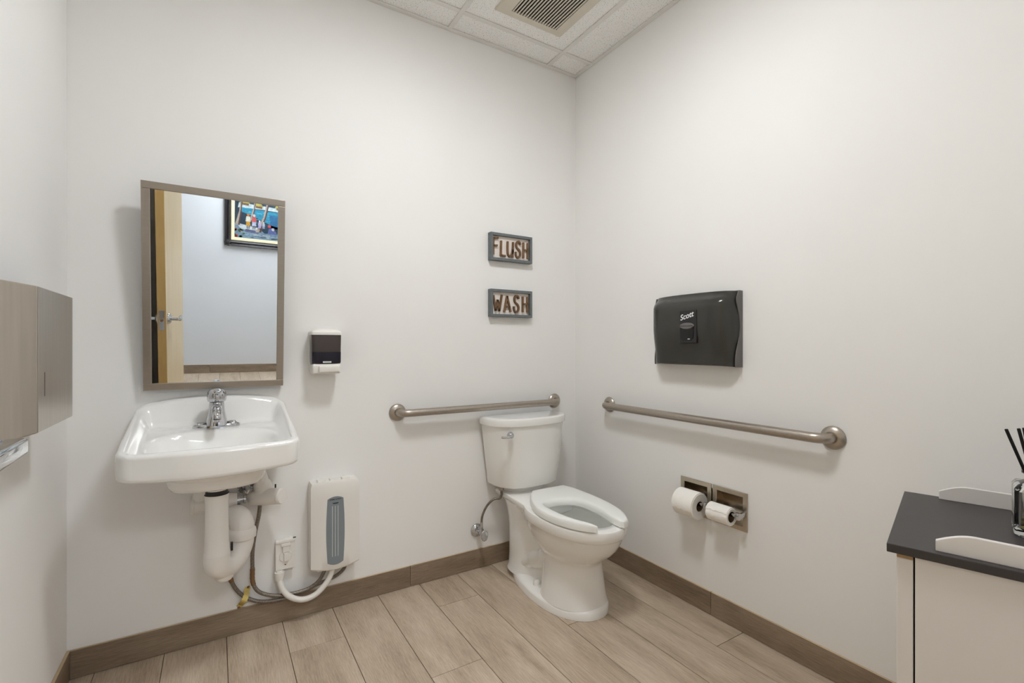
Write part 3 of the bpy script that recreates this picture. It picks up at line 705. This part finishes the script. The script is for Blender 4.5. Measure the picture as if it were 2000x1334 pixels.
# ------------------------------------------------------------------ TOILET
TCX = -.437
to = tag(empty('toilet', (TCX, 0, 0)), 'white two-piece toilet with open-front seat in the corner', 'toilet')
def sec(z, hw_, f, bk, c, ef=2.2, eb=2.6, n=56, dx=0):
    """egg section: half width, front y, back y, y of widest point"""
    out = []
    for i in range(n):
        t = 2*pi*i/n; cs, sn_ = cos(t), sin(t)
        if sn_ < 0: y = c + (c-f)*-1*abs(sn_)**(2/ef); x = hw_*math.copysign(abs(cs)**(2/ef), cs)
        else: y = c + (bk-c)*abs(sn_)**(2/eb); x = hw_*math.copysign(abs(cs)**(2/eb), cs)
        out.append((x+dx, y, z))
    return out
bb = B()   # foot flange
bb.loft([sec(0.0005, .158, -.694, -.085, -.45, 2.1, 2.1), sec(.026, .157, -.693, -.086, -.45, 2.1, 2.1), sec(.034, .152, -.687, -.09, -.45, 2.1, 2.1), sec(.042, .138, -.672, -.10, -.45, 2.1, 2.1), sec(.05, .10, -.64, -.14, -.43)])
bb.done('foot', M_por, to, smooth=50)
bb = B()   # front column and bowl
S = [(.034, .146, -.680, -.395, -.50), (.06, .140, -.671, -.395, -.50), (.12, .130, -.664, -.395, -.50), (.18, .121, -.660, -.39, -.50), (.205, .119, -.661, -.37, -.50), (.222, .122, -.668, -.35, -.50), (.240, .131, -.69, -.33, -.50), (.265, .146, -.724, -.30, -.51), (.295, .158, -.752, -.28, -.51), (.325, .165, -.770, -.26, -.51), (.352, .169, -.780, -.25, -.51), (.356, .174, -.789, -.245, -.51), (.362, .177, -.793, -.24, -.51), (.395, .178, -.797, -.24, -.51), (.402, .175, -.794, -.242, -.51), (.4045, .168, -.786, -.25, -.51)]
L0 = [sec(*s[:2], s[2], s[3], s[4], 2.15, 2.4) for s in S]
inner = [sec(z, a, f, bk, c, 2.0, 2.2) for z, a, f, bk, c in ((.4045, .128, -.742, -.33, -.52), (.398, .122, -.735, -.335, -.52), (.372, .121, -.733, -.335, -.52), (.366, .128, -.740, -.33, -.52), (.34, .126, -.735, -.33, -.52), (.29, .105, -.69, -.35, -.52), (.25, .07, -.63, -.38, -.51))]
bb.loft(L0 + inner, True, True); bb.done('bowl', M_por, to, smooth=45)
bb = B(); bb.loft([sec(.275, .09, -.668, -.36, -.52, 2, 2.2), sec(.2755, .085, -.66, -.365, -.52, 2, 2.2)]); bb.done('water_surface', M_water, to)
bb = B()   # rear trap housing: waisted flanks between the rear leg and the front column
def leg(z, k, dy=0):
    half = [(.045, -.088), (.088, -.108), (.108, -.15), (.113, -.20), (.106, -.255), (.088, -.305), (.078, -.36), (.080, -.42), (.07, -.50)]
    lim = -.33 if z > .2 else (-.42 if z > .12 else -.5)
    R2 = [(x*k, max(y, lim-.01*(y < lim)*(abs(y)-abs(lim)))+dy, z) for x, y in half]; L2 = [(-p[0], p[1], z) for p in R2[::-1]]
    return [tuple(p) for p in crc(R2+L2, 4)]
bb.loft([leg(.030, 1.12), leg(.05, 1.03), leg(.10, 1.0), (leg(.18, .985)), leg(.25, .985, .004), leg(.30, 1.0, .012), leg(.345, 1.06, .022), leg(.372, 1.12, .03)])
bb.done('trap_housing', M_por, to, smooth=60)
for sx in (-1, 1):   # trapway bulge on each flank
    B().tube(cr([(sx*.060, -.43, .19), (sx*.060, -.405, .175), (sx*.060, -.37, .150), (sx*.062, -.305, .125), (sx*.064, -.235, .085), (sx*.062, -.20, .03)], 6), [.042]*6+[.046]*12+[.044]*6+[.042]*6+[.040], 20).done('trapway_bulge', M_por, to, smooth=60)
bb = B()   # shelf for the tank
def shelf(z, hw_, y0, y1, r=.03):
    pts = []
    hb = hw_*.74; hf = .150
    for x, y in ((-hb, y0), (-hb, lerp(y0, y1, .28)), (-hf, y1), (hf, y1), (hb, lerp(y0, y1, .28)), (hb, y0)): pts.append((x, y, z))
    return crc(pts, 1)
bb.loft([shelf(.335, .08, -.05, -.36), shelf(.36, .135, -.035, -.39), shelf(.385, .168, -.028, -.40), shelf(.400, .172, -.026, -.40), shelf(.4065, .166, -.03, -.39)])
bb.done('tank_shelf', M_por, to, smooth=40, bev=.004)
for sx in (-1, 1):
    B().lathe([(.017, 0), (.017, .012), (.0155, .02), (.010, .026), (.0, .028)], (sx*.108, -.385, .042), (0, 0, 1), 24).done('bolt_cap', M_por, to, smooth=45)
# tank: D-shaped
def dsec(z, hw_, d, y0=-.026, e=2.7, n=40, cx=.019):
    out = [(cx+hw_, y0, z)]
    for i in range(n+1):
        t = pi*i/n; c, s = cos(t), sin(t)
        out.append((cx+hw_*math.copysign(abs(c)**(2/e), c), y0-.022-(d-.022)*abs(s)**(2/e), z))
    out.append((cx-hw_, y0, z)); return out
bb = B(); bb.loft([dsec(.432, .165, .165), dsec(.440, .186, .180), dsec(.447, .190, .184), dsec(.60, .209, .193), dsec(.752, .227, .199)]); bb.done('tank', M_por, to, smooth=40)
bb = B(); bb.loft([dsec(.751, .233, .204), dsec(.755, .237, .208), dsec(.782, .239, .210), dsec(.788, .236, .207), dsec(.791, .227, .199), dsec(.7915, .2, .18)]); bb.done('tank_lid', M_por, to, smooth=35)
bb = B(); bb.loft([dsec(.405, .12, .13), dsec(.436, .12, .13)]); bb.done('tank_gasket', M_por, to)
fl = B().lathe([(.0175, 0), (.017, .006), (.014, .014), (.009, .02), (.0, .022)], (-.148, -.2145, .716), (-.12, -1, 0), 28).done('flush_lever', M_chrome, to, smooth=40)
bb = B(); P = cr([(-.148, -.234, .714), (-.168, -.240, .711), (-.190, -.238, .712), (-.208, -.232, .714)], 5); bb.tube(P, [.007]*5+[.006]*5+[.0055]*6, 14); bb.done('lever_arm', M_chrome, fl, smooth=60)
# seat: measured outline, open at the front
out_L = [(-.470, -.232), (-.520, -.290), (-.575, -.385), (-.608, -.486), (-.608, -.590), (-.588, -.672), (-.556, -.735), (-.515, -.788)]
out_R = [(-.384, -.812), (-.345, -.768), (-.306, -.705), (-.279, -.62), (-.264, -.515), (-.258, -.40), (-.262, -.30), (-.273, -.236)]
in_R = [(-.412, -.762), (-.392, -.700), (-.375, -.628), (-.370, -.575), (-.370, -.520), (-.384, -.472), (-.408, -.446), (-.440, -.432)]
in_L = [(-.480, -.427), (-.516, -.430), (-.545, -.442), (-.559, -.480), (-.562, -.540), (-.559, -.610), (-.545, -.690), (-.519, -.742)]
# ring strip from left prong tip back round to the right prong tip
oL = cr([(x, y, 0) for x, y in out_L[::-1]], 5); oR = cr([(x, y, 0) for x, y in out_R[::-1]], 5)
outer = [(p.x-TCX, p.y) for p in oL + oR]
iA = cr([(x, y, 0) for x, y in in_L[::-1]], 5); iB = cr([(x, y, 0) for x, y in in_R[::-1]], 5)
innr = [(p.x-TCX, p.y) for p in iA + iB]
assert len(outer) == len(innr)
zt, zb = .4405, .4085
strips = []
for (xo, yo), (xi, yi) in zip(outer, innr):
    prof = [(0, zb), (0, zb+.014), (.05, zt-.007), (.12, zt-.002), (.22, zt), (.5, zt+.0005), (.78, zt), (.9, zt-.002), (.97, zt-.007), (1, zb+.012), (1, zb)]
    strips.append([(lerp(xo, xi, t), lerp(yo, yi, t), z) for t, z in prof])
nS = len(strips)     # round the two prong tips
for i, kk in ((0, .30), (1, .62), (2, .82), (3, .94)):
    for idx in (i, nS-1-i):
        st = strips[idx]; mx_, my_ = (st[0][0]+st[-1][0])/2, (st[0][1]+st[-1][1])/2
        strips[idx] = [(mx_+(x-mx_)*kk, my_+(y-my_)*kk, z if z < zb+.013 else zb+.013+(z-zb-.013)*(.45+.55*kk)) for x, y, z in st]
bb = B(); bb.loft(strips); bb.done('seat', M_seat, to, smooth=50, bev=0)
for sx in (-.012, .118): B().box((sx-.022, -.235, .406), (sx+.022, -.25, .43), .004).done('seat_hinge', M_seat, to)
# toilet water supply
sv = tag(empty('toilet_stop_valve', (-.659, 0, .196)), 'chrome stop valve with oval handle on the wall beside the toilet', 'valve')
B().lathe([(.035, 0.0005), (.035, .002), (.032, .008), (.021, .014), (.010, .016)], (0, 0, 0), (0, -1, 0), 32).done('escutcheon', M_chrome, sv, smooth=35)
bb = B(); bb.tube([(0, -.012, 0), (0, -.062, 0)], [.0085, .0095], 16); bb.tube([(0.0, -.055, -.002), (0.0, -.055, .026)], .0085, 16); bb.tube([(0.0, -.055, .012), (0.0, -.055, .022)], .011, 6); bb.done('valve_body', M_chrome, sv, smooth=35)
bb = B(); bb.tube([(0, -.06, 0), (0, -.082, 0)], .005, 12)
bb.loft([[(.020*k*cos(t), -.080-dd, .028*k*sin(t)-.002) for t in [2*pi*i/28 for i in range(28)]] for k, dd in ((.85, 0), (1, .003), (1, .007), (.85, .010), (.3, .008))]); bb.done('oval_handle', M_chrome, sv, smooth=40)
sh = hose('toilet_supply_hose', [(-.659, -.055, .222), (-.660, -.056, .26), (-.655, -.06, .295), (-.638, -.072, .338), (-.615, -.085, .366), (-.597, -.092, .374), (-.578, -.097, .374), (-.570, -.10, .384), (-.569, -.10, .41), (-.569, -.10, .438)], .0058, M_braid,
          'thin braided hose rising from chrome stop valve to toilet tank', ((0, .10, .0068, M_chrome),))
B().lathe([(.013, .0), (.014, .004), (.014, .016), (.011, .018)], (.09, -.045, .194), (0, 0, 1), 8).done('coupling_nut', M_steel, sh, smooth=20)
# ------------------------------------------------------------------ GRAB BARS
def grab_bar(p0, p1, nrm, label):
    p0, p1, nrm = Vector(p0), Vector(p1), Vector(nrm)
    r = tag(empty('grab_bar', (p0+p1)/2), label, 'grab bar', 'brushed metal grab bars')
    c = r.location; d = (p1-p0).normalized(); off = .057; rb = .045
    pts = [p0+nrm*.002]
    for k in range(9):
        a = (pi/2)*k/8; pts.append(p0 + nrm*(off-rb) + d*rb + (nrm*sin(a)*rb - d*cos(a)*rb))
    for k in range(9):
        a = (pi/2)*k/8; pts.append(p1 + nrm*(off-rb) - d*rb + (nrm*cos(a)*rb + d*sin(a)*rb))
    pts.append(p1+nrm*.002)
    B().tube([p-c for p in pts], .0178, 24).done('bar', M_bar, r, smooth=60)
    for p in (p0, p1):
        B().lathe([(.0405, .0004), (.0405, .004), (.037, .009), (.029, .014), (.0215, .0165), (.0215, .015)], p-c, nrm, 40).done('flange', M_bar, r, smooth=25)
    return r
grab_bar((-1.083, 0, .840), (-.158, 0, .840), (0, -1, 0), 'shorter brushed metal grab bar above the toilet tank')
grab_bar((0, -.291, .838), (0, -1.397, .838), (-1, 0, 0), 'longer brushed metal grab bar on the wall over the tissue holder')
# ------------------------------------------------------------------ SIGNS
def stroke(bb, pts, wdt, y0, y1, closed=False):
    """flat ribbon letter stroke in the xz plane"""
    P = [Vector((x, 0, z)) for x, z in pts]; n = len(P); L, R2 = [], []
    for i in range(n):
        t = (P[min(i+1, n-1)] - P[max(i-1, 0)]).normalized(); nn = Vector((-t.z, 0, t.x))*wdt/2
        L.append(P[i]+nn); R2.append(P[i]-nn)
    loops = [[(a.x, y0, a.z), (b_.x, y0, b_.z), (b_.x, y1, b_.z), (a.x, y1, a.z)] for a, b_ in zip(L, R2)]
    bb.loft(loops)
GL = {'F': [[(.05, 0), (.05, 1)], [(.05, .96), (.85, 1.0)], [(.05, .52), (.7, .55)]],
      'L': [[(.1, 1), (.05, 0)], [(.03, .05), (.85, .03)]],
      'U': [[(.05, 1), (.04, .45), (.12, .14), (.38, .04), (.62, .14), (.82, .5), (.88, 1)], [(.8, .5), (.8, .0)]],
      'S': [[(.85, .8), (.78, .93), (.5, 1), (.22, .9), (.16, .74), (.3, .58), (.65, .47), (.84, .32), (.8, .12), (.5, .0), (.2, .05), (.08, .2), (.08, .34)]],
      'H': [[(.1, 1), (.1, 0)], [(.88, 1), (.88, 0)], [(.1, .50), (.88, .56)]],
      'W': [[(0, 1), (.25, .02)], [(.25, .02), (.5, .72)], [(.5, .72), (.68, 0)], [(.68, 0), (1.0, 1.05)]],
      'A': [[(.02, 0), (.42, 1)], [(.42, 1), (.92, 0)], [(.2, .32), (.75, .34)]]}
def sign(word, xs, zc, label):
    Wd, Hh, D = .262, .146, .032
    r = tag(empty('wall_sign', (-.4615, 0, zc-Hh/2)), label, 'sign', 'framed word signs')
    f = .0145
    bb = B()
    for x0, x1, z0, z1 in ((-Wd/2, Wd/2, 0, f), (-Wd/2, Wd/2, Hh-f, Hh), (-Wd/2, -Wd/2+f, f, Hh-f), (Wd/2-f, Wd/2, f, Hh-f)):
        bb.box((x0, -.0005, z0), (x1, -D, z1), .0012)
    bb.done('sign_frame', M_signfr, r)
    B().box((-Wd/2+f, -.001, f), (Wd/2-f, -.015, Hh-f)).done('backing', M_signbk, r)
    hgt = .084
    for ch_, (x, wd, z, sc) in zip(word, xs):
        bb = B()
        for st in GL[ch_]:
            pts = [(x + p*wd, z + q*hgt*sc) for p, q in st]
            if len(pts) > 2: pts = [(p.x, p.z) for p in cr([(a, 0, c) for a, c in pts], 4)]
            stroke(bb, pts, .0092, -.0152, -.0265)
        bb.done('letter', M_letter, r)
    return r
sign('FLUSH', [(-.112, .038, .030, 1.08), (-.066, .036, .026, .98), (-.024, .042, .026, .98), (.027, .036, .028, 1.04), (.075, .036, .028, 1.02)], 1.681, 'grey framed sign with wooden letters FLUSH, the upper of two')
sign('WASH', [(-.110, .052, .030, 1.0), (-.044, .044, .028, 1.02), (.015, .038, .029, 1.06), (.071, .038, .030, 1.02)], 1.383, 'grey framed sign with wooden letters WASH, the lower of two')
# ------------------------------------------------------------------ SEAT COVER DISPENSER (right wall)
SY0, SY1, SZ0, SZ1 = -.632, -1.058, 1.069, 1.384
sd = tag(empty('seat_cover_dispenser', (0, (SY0+SY1)/2, SZ0)), 'smoked black plastic toilet seat cover dispenser above the grab bar', 'dispenser')
hy, hh = (SY0-SY1)/2, SZ1-SZ0
def dep(t):        # side profile of the cover, t 0 bottom .. 1 top
    return lerp(.064, .090, sm(0, .55, t)) - .050*sm(.80, 1.02, t)**1.3
rows = []; NZ, NY = 28, 36
for i in range(NZ+1):
    t = i/NZ; z = hh*t
    row = []
    for j in range(NY+1):
        u = -1+2*j/NY
        e = 1-abs(u)**9*.75
        d = dep(t)*e
        zz = z - (.006*abs(u)**3)*(t > .9) - (0.012*max(0, 1-u*u) if i == 0 else 0)*-1
        row.append((-d, -u*hy*(1-.0*t), zz))
    rows.append(row)
bb = B(); V = bb.grid(rows)
back = [[bb.bm.verts.new((-.001, -u*hy, hh*t)) for u in (-1, 1)] for t in (0, 1)]
nT = len(rows)-1
# close sides, top and bottom to the wall
for i in range(nT): pass
bot_back = [bb.bm.verts.new((-.012, v_.co.y, v_.co.z)) for v_ in V[0]]; top_back = [bb.bm.verts.new((-.012, v_.co.y, v_.co.z)) for v_ in V[nT]]
for j in range(NY):
    bb._f([V[0][j], bot_back[j], bot_back[j+1], V[0][j+1]]); bb._f([V[nT][j], V[nT][j+1], top_back[j+1], top_back[j]])
for bv in back:
    for q in bv: bb.bm.verts.remove(q)
for j in (0, NY):
    colv = [V[i][j] for i in range(nT+1)]
    bk = [bot_back[j]] + [bb.bm.verts.new((-.012, V[i][j].co.y, V[i][j].co.z)) for i in range(1, nT)] + [top_back[j]]
    for i in range(nT): bb._f([colv[i], colv[i+1], bk[i+1], bk[i]])
bb.done('smoked_cover', M_smoke, sd, smooth=50)
# grey end panels with a waved edge
for s in (-1, 1):
    wsc = 1 if s < 0 else .6
    poly = [(0, 0)] + [(wsc*(.030+.016*sin(2*pi*(1.08*t+.18)))*(1-.45*sm(.85, 1, t)), hh*t) for t in [i/20*.985 for i in range(21)]] + [(0, hh*.985)]
    B().prism(poly, lambda x, z: (-x-.0005, s*(hy+.0002), z), lambda x, z: (-x-.0005, s*(hy-.004+.008), z)).done('end_panel', M_smokeside, sd)
B().box((-.0005, -hy+.004, .002), (-.011, hy-.004, hh-.003)).done('back_panel', M_smokeside, sd)
cyl = .070
LY = -.022
lp = B().box((-.080, LY-.046, .098), (-.0945, LY+.042, .240), .004).done('latch_plate', M_dark, sd)
bb = B(); bb.loft([[(-.0945-d, LY+.036*k*cos(t), .172+.014*k*sin(t)) for t in [2*pi*i/28 for i in range(28)]] for k, d in ((1, 0), (1, .004), (.9, .007), (.2, .008))]); bb.done('latch_lens', M_smokeside, lp, smooth=40)
B().box((-.102, LY-.034, .1713), (-.1032, LY+.034, .1727)).done('latch_slot', M_black, lp)
bb = B(); bb.prism([(-.033, .164), (.035, .164), (.033, .120), (.020, .108), (-.018, .108), (-.031, .120)], lambda y, z: (-.0942, LY+y, z), lambda y, z: (-.0968, LY+y, z)); bb.done('latch_recess', M_black, lp)
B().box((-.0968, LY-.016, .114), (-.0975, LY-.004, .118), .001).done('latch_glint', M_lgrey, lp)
Mx = Matrix.Translation((-.0953, LY+.004, .214)) @ Matrix(((0, 0, -1, 0), (-1, 0, 0, 0), (0, 1, 0, 0), (0, 0, 0, 1))) @ Matrix.Rotation(radians(14), 4, 'Z')
text_mesh('logo_lettering', 'Scott', .033, M_logo, lp, Mx, .0004, .0004, .35)
# faint shapes of the stack showing through the smoke: moulded step line
for s in (-1, 1):
    st = [(s*.045, .128), (s*.075, .128), (s*.090, .150), (s*.130, .150), (s*.145, .128), (s*.165, .128)]
    bb = B()
    for (a, c), (e, f_) in zip(st[:-1], st[1:]):
        bb.tube([(-.0815+.012*(abs(a)/.17)**8, a, c), (-.0815+.012*(abs(e)/.17)**8, e, f_)], .0022, 6)
    bb.done('moulded_rib', M_smoke, sd)
# ------------------------------------------------------------------ TOILET PAPER HOLDER
ph = tag(empty('tissue_holder', (0, -.921, .406)), 'recessed double toilet paper holder with brushed metal plates', 'paper holder')
def plate(y0, y1):
    z0, z1 = 0, .156; f = .020
    q = B().done('recess_plate', M_plate, ph) if False else None
    bb = B()
    def loop(x, ins): return [(x, y0-ins, z0+ins), (x, y1+ins, z0+ins), (x, y1+ins, z1-ins), (x, y0-ins, z1-ins)]
    bb.loft([loop(-.0006, 0), loop(-.004, 0), loop(-.0055, .0015), loop(-.0055, f-.002), loop(-.0035, f)], False, False)
    p_ = bb.done('face_plate', M_plate, ph)
    # shallow curved pan inside the frame
    bb = B(); rows = []
    n = 14
    for i in range(n+1):
        t = i/n; a = pi*t
        z = lerp(z0+f, z1-f, t)
        rows.append([(-.0034+.05*max(0, sin(a))**.6, y, z) for y in (y0-f, y1+f)])
    G = bb.grid(rows)
    for side in (0, 1): bb._f([r_[side] for r_ in G])
    bb.done('recess_pan', M_plate, p_, smooth=35)
    return p_
plate(.160, .002); plate(-.005, -.163)
# posts and spindles
def post(y):
    bb = B(); bb.box((-.004, y-.007, .062), (-.050, y+.007, .080), .003); bb.box((-.042, y-.009, .056), (-.060, y+.009, .086), .004)
    bb.done('post', M_chrome, ph, smooth=40)
for y in (.150, -.003, -.152): post(y)
SPX, SPZ = -.052, .071
for y0, y1 in ((.142, .006), (-.012, -.144)):
    B().tube([(SPX, y0, SPZ), (SPX, y0-.03, SPZ), (SPX, y0-.031, SPZ), (SPX, y1+.031, SPZ), (SPX, y1+.03, SPZ), (SPX, y1, SPZ)], [.0075, .0075, .010, .010, .0075, .0075], 20).done('spindle', M_chrome, ph, smooth=40)
def roll(yc, L, r, drop, label, flap):
    rc = .021
    zc = .406+SPZ-(rc-.0105)+.0
    o = tag(empty('toilet_paper_roll', (SPX, yc, zc)), label, 'toilet paper', 'toilet paper rolls')
    y0, y1 = L/2, -L/2
    bb = B(); bb.lathe([(rc+.001, y0-.002), (r-.003, y0), (r, y0-.003), (r, y1+.003), (r-.003, y1), (rc+.001, y1+.002), (rc+.001, y1+.01)], (0, 0, 0), (0, 1, 0), 56, False); bb.done('paper', M_paper, o, smooth=40)
    bb = B(); bb.lathe([(rc, y0-.003), (rc, y1+.003)], (0, 0, 0), (0, 1, 0), 40, False); bb.lathe([(rc-.0015, y0-.003), (rc-.0015, y1+.003)], (0, 0, 0), (0, 1, 0), 40, False); bb.done('core_tube', M_core, o, smooth=60)
    # loose end of the sheet wrapping the front with a wavy edge
    rows = []
    for j in range(25):
        y = lerp(y0-.002, y1+.002, j/24); aend = radians(flap) + .05*sin(j*.9)+.03*sin(j*2.1)
        rows.append([((r+.0024)*-sin(a), y, (r+.0024)*cos(a)) for a in [lerp(radians(-40), aend, i/16) for i in range(17)]])
    bb = B(); bb.loft([rw + [(p[0]*.985, p[1], p[2]*.985) for p in rw[::-1]] for rw in rows]); bb.done('loose_sheet', M_paper, o, smooth=30)
roll(-.847, .106, .0565, 0, 'thick full toilet paper roll on the side nearer the toilet', 104)
roll(-.999, .100, .0355, 0, 'thin half-used toilet paper roll beside the full one', 62)
# ------------------------------------------------------------------ TOWEL DISPENSER (left wall)
td = tag(empty('towel_dispenser', (XL, -.60, .93)), 'stainless steel paper towel dispenser on the wall left of the sink', 'dispenser')
FX = .100; y0, y1 = -.151, .152; zb_, zt_ = .0296, .359
prof = [(.0005, zb_-.030), (.0005, zt_+.018), (FX, zt_), (FX, zb_)]
bb = B()
bb.prism(prof, lambda x, z: (x, y0, z), lambda x, z: (x, y1, z)); bb.done('cabinet_shell', M_stain, td, bev=.0018)
B().box((FX-.0002, y0+.001, zb_+.001), (FX+.001, y1-.001, zt_-.001), .0004).done('door_panel', M_stain, td)
B().box((FX+.0005, y0+.0480, .108), (FX+.0013, y0+.0508, .164)).done('viewing_slot', M_dark, td)
# ------------------------------------------------------------------ CABINET
CA = radians(-15.6)
cb = tag(empty('storage_cabinet', (-.598, -1.772, 0)), 'white storage cabinet with black top standing by the right wall', 'cabinet')
# local: +X to the depth (towards the wall), -Y along the length (towards the doorway)
cb.rotation_euler = (0, 0, radians(15.6))
CDp, CLn, CZ = .497, .50, .735
B().box((0, 0, CZ-.0185), (CDp, -CLn, CZ), .0015).done('cabinet_top', M_top, cb)
bb = B()
bb.box((.032, -.020, .0), (CDp-.01, -.038, CZ-.019)); bb.box((.032, -CLn+.02, 0), (CDp-.01, -CLn+.038, CZ-.019)); bb.box((CDp-.016, -.0385, .05), (CDp-.01, -CLn+.0385, CZ-.019)); bb.box((.034, -.0385, .06), (CDp-.017, -CLn+.0385, .078))
bb.done('carcass', M_cab, cb)
B().box((.012, -.016, .0), (.0315, -.043, CZ-.029), .0015).done('stile', M_cab, cb)
B().box((.012, -.016, CZ-.0285), (.0315, -.043, CZ-.019)).done('stile_end_grain', M_raw, cb)
B().box((.026, -.043, .02), (.031, -.0462, CZ-.022)).done('door_gap_shade', M_dark, cb)  # dark strip filling the slit, its colour standing in for the shade there
for a, b_ in ((-.0462, -.226), (-.229, -.46)):
    B().box((.010, a, .03), (.0285, b_, CZ-.0205), .001).done('cabinet_door', M_cab, cb)
def rail(x0, x1, ys):
    poly = [(ys, 0), (ys, .021)] + [(ys-.060*t, .021+.020*sin(t*pi/2)) for t in [i/10 for i in range(1, 11)]] + [(ys-.060-.30*t, .041-.004*sm(0, 1, t)) for t in (.25, .5, .75)] + [(-CLn+.03, .037), (-CLn+.03, 0)]
    B().prism(poly, lambda y, z: (x0, y, CZ+z), lambda y, z: (x1, y, CZ+z)).done('gallery_rail', M_cab, cb, bev=.001)
rail(.018, .030, -.078)
rail(CDp-.028, CDp-.016, -.075)
# reed diffuser
rd = tag(empty('reed_diffuser', (-.263, -1.935, CZ+.0005)), 'clear glass reed diffuser with black sticks on the cabinet', 'diffuser')
rd.rotation_euler = (0, 0, radians(15.6)); rd.scale = (1.45, 1.45, 1.45)
def sq(h, z, r=.006):
    out = []
    for cxs, cys, a0 in ((1, 1, 0), (-1, 1, 90), (-1, -1, 180), (1, -1, 270)):
        for k in range(4):
            a = radians(a0+30*k); out.append((cxs*(h-r)+r*cos(a), cys*(h-r)+r*sin(a), z))
    return out
H_ = .030
def circ(r, z, n=16): return [(r*cos(radians(22.5)*0+2*pi*i/n+pi/n*1.0), r*sin(2*pi*i/n+pi/n), z) for i in range(n)]
bb = B(); bb.loft([sq(H_-.003, 0), sq(H_, .003), sq(H_, .072), sq(H_-.004, .078), circ(.017, .082), circ(.016, .092), circ(.021, .0935), circ(.021, .098), circ(.0135, .098), circ(.0130, .080), sq(H_-.009, .072), sq(H_-.0055, .066), sq(H_-.0055, .012), sq(H_-.008, .009)]); bb.done('glass_bottle', M_glass, rd, smooth=35)
bb = B(); bb.loft([sq(H_-.0085, .0093), sq(H_-.0058, .0125), sq(H_-.0058, .028)]); bb.done('fragrance_liquid', M_oil, rd, smooth=35)
for i, (bx_, by_, tx, ty, tz) in enumerate(((.012, -.010, -.036, .039, .162), (.004, -.006, -.022, .025, .163), (.010, -.004, -.017, .019, .164), (.008, -.012, .008, -.012, .160), (-.012, .008, .02, -.03, .155), (.0, .014, .022, .012, .158))):
    B().tube([(bx_, by_, .012), (lerp(bx_, tx, .5), lerp(by_, ty, .5), lerp(.012, tz, .5)), (tx, ty, tz)], .0021, 8).done('reed', M_reed, rd, smooth=60)
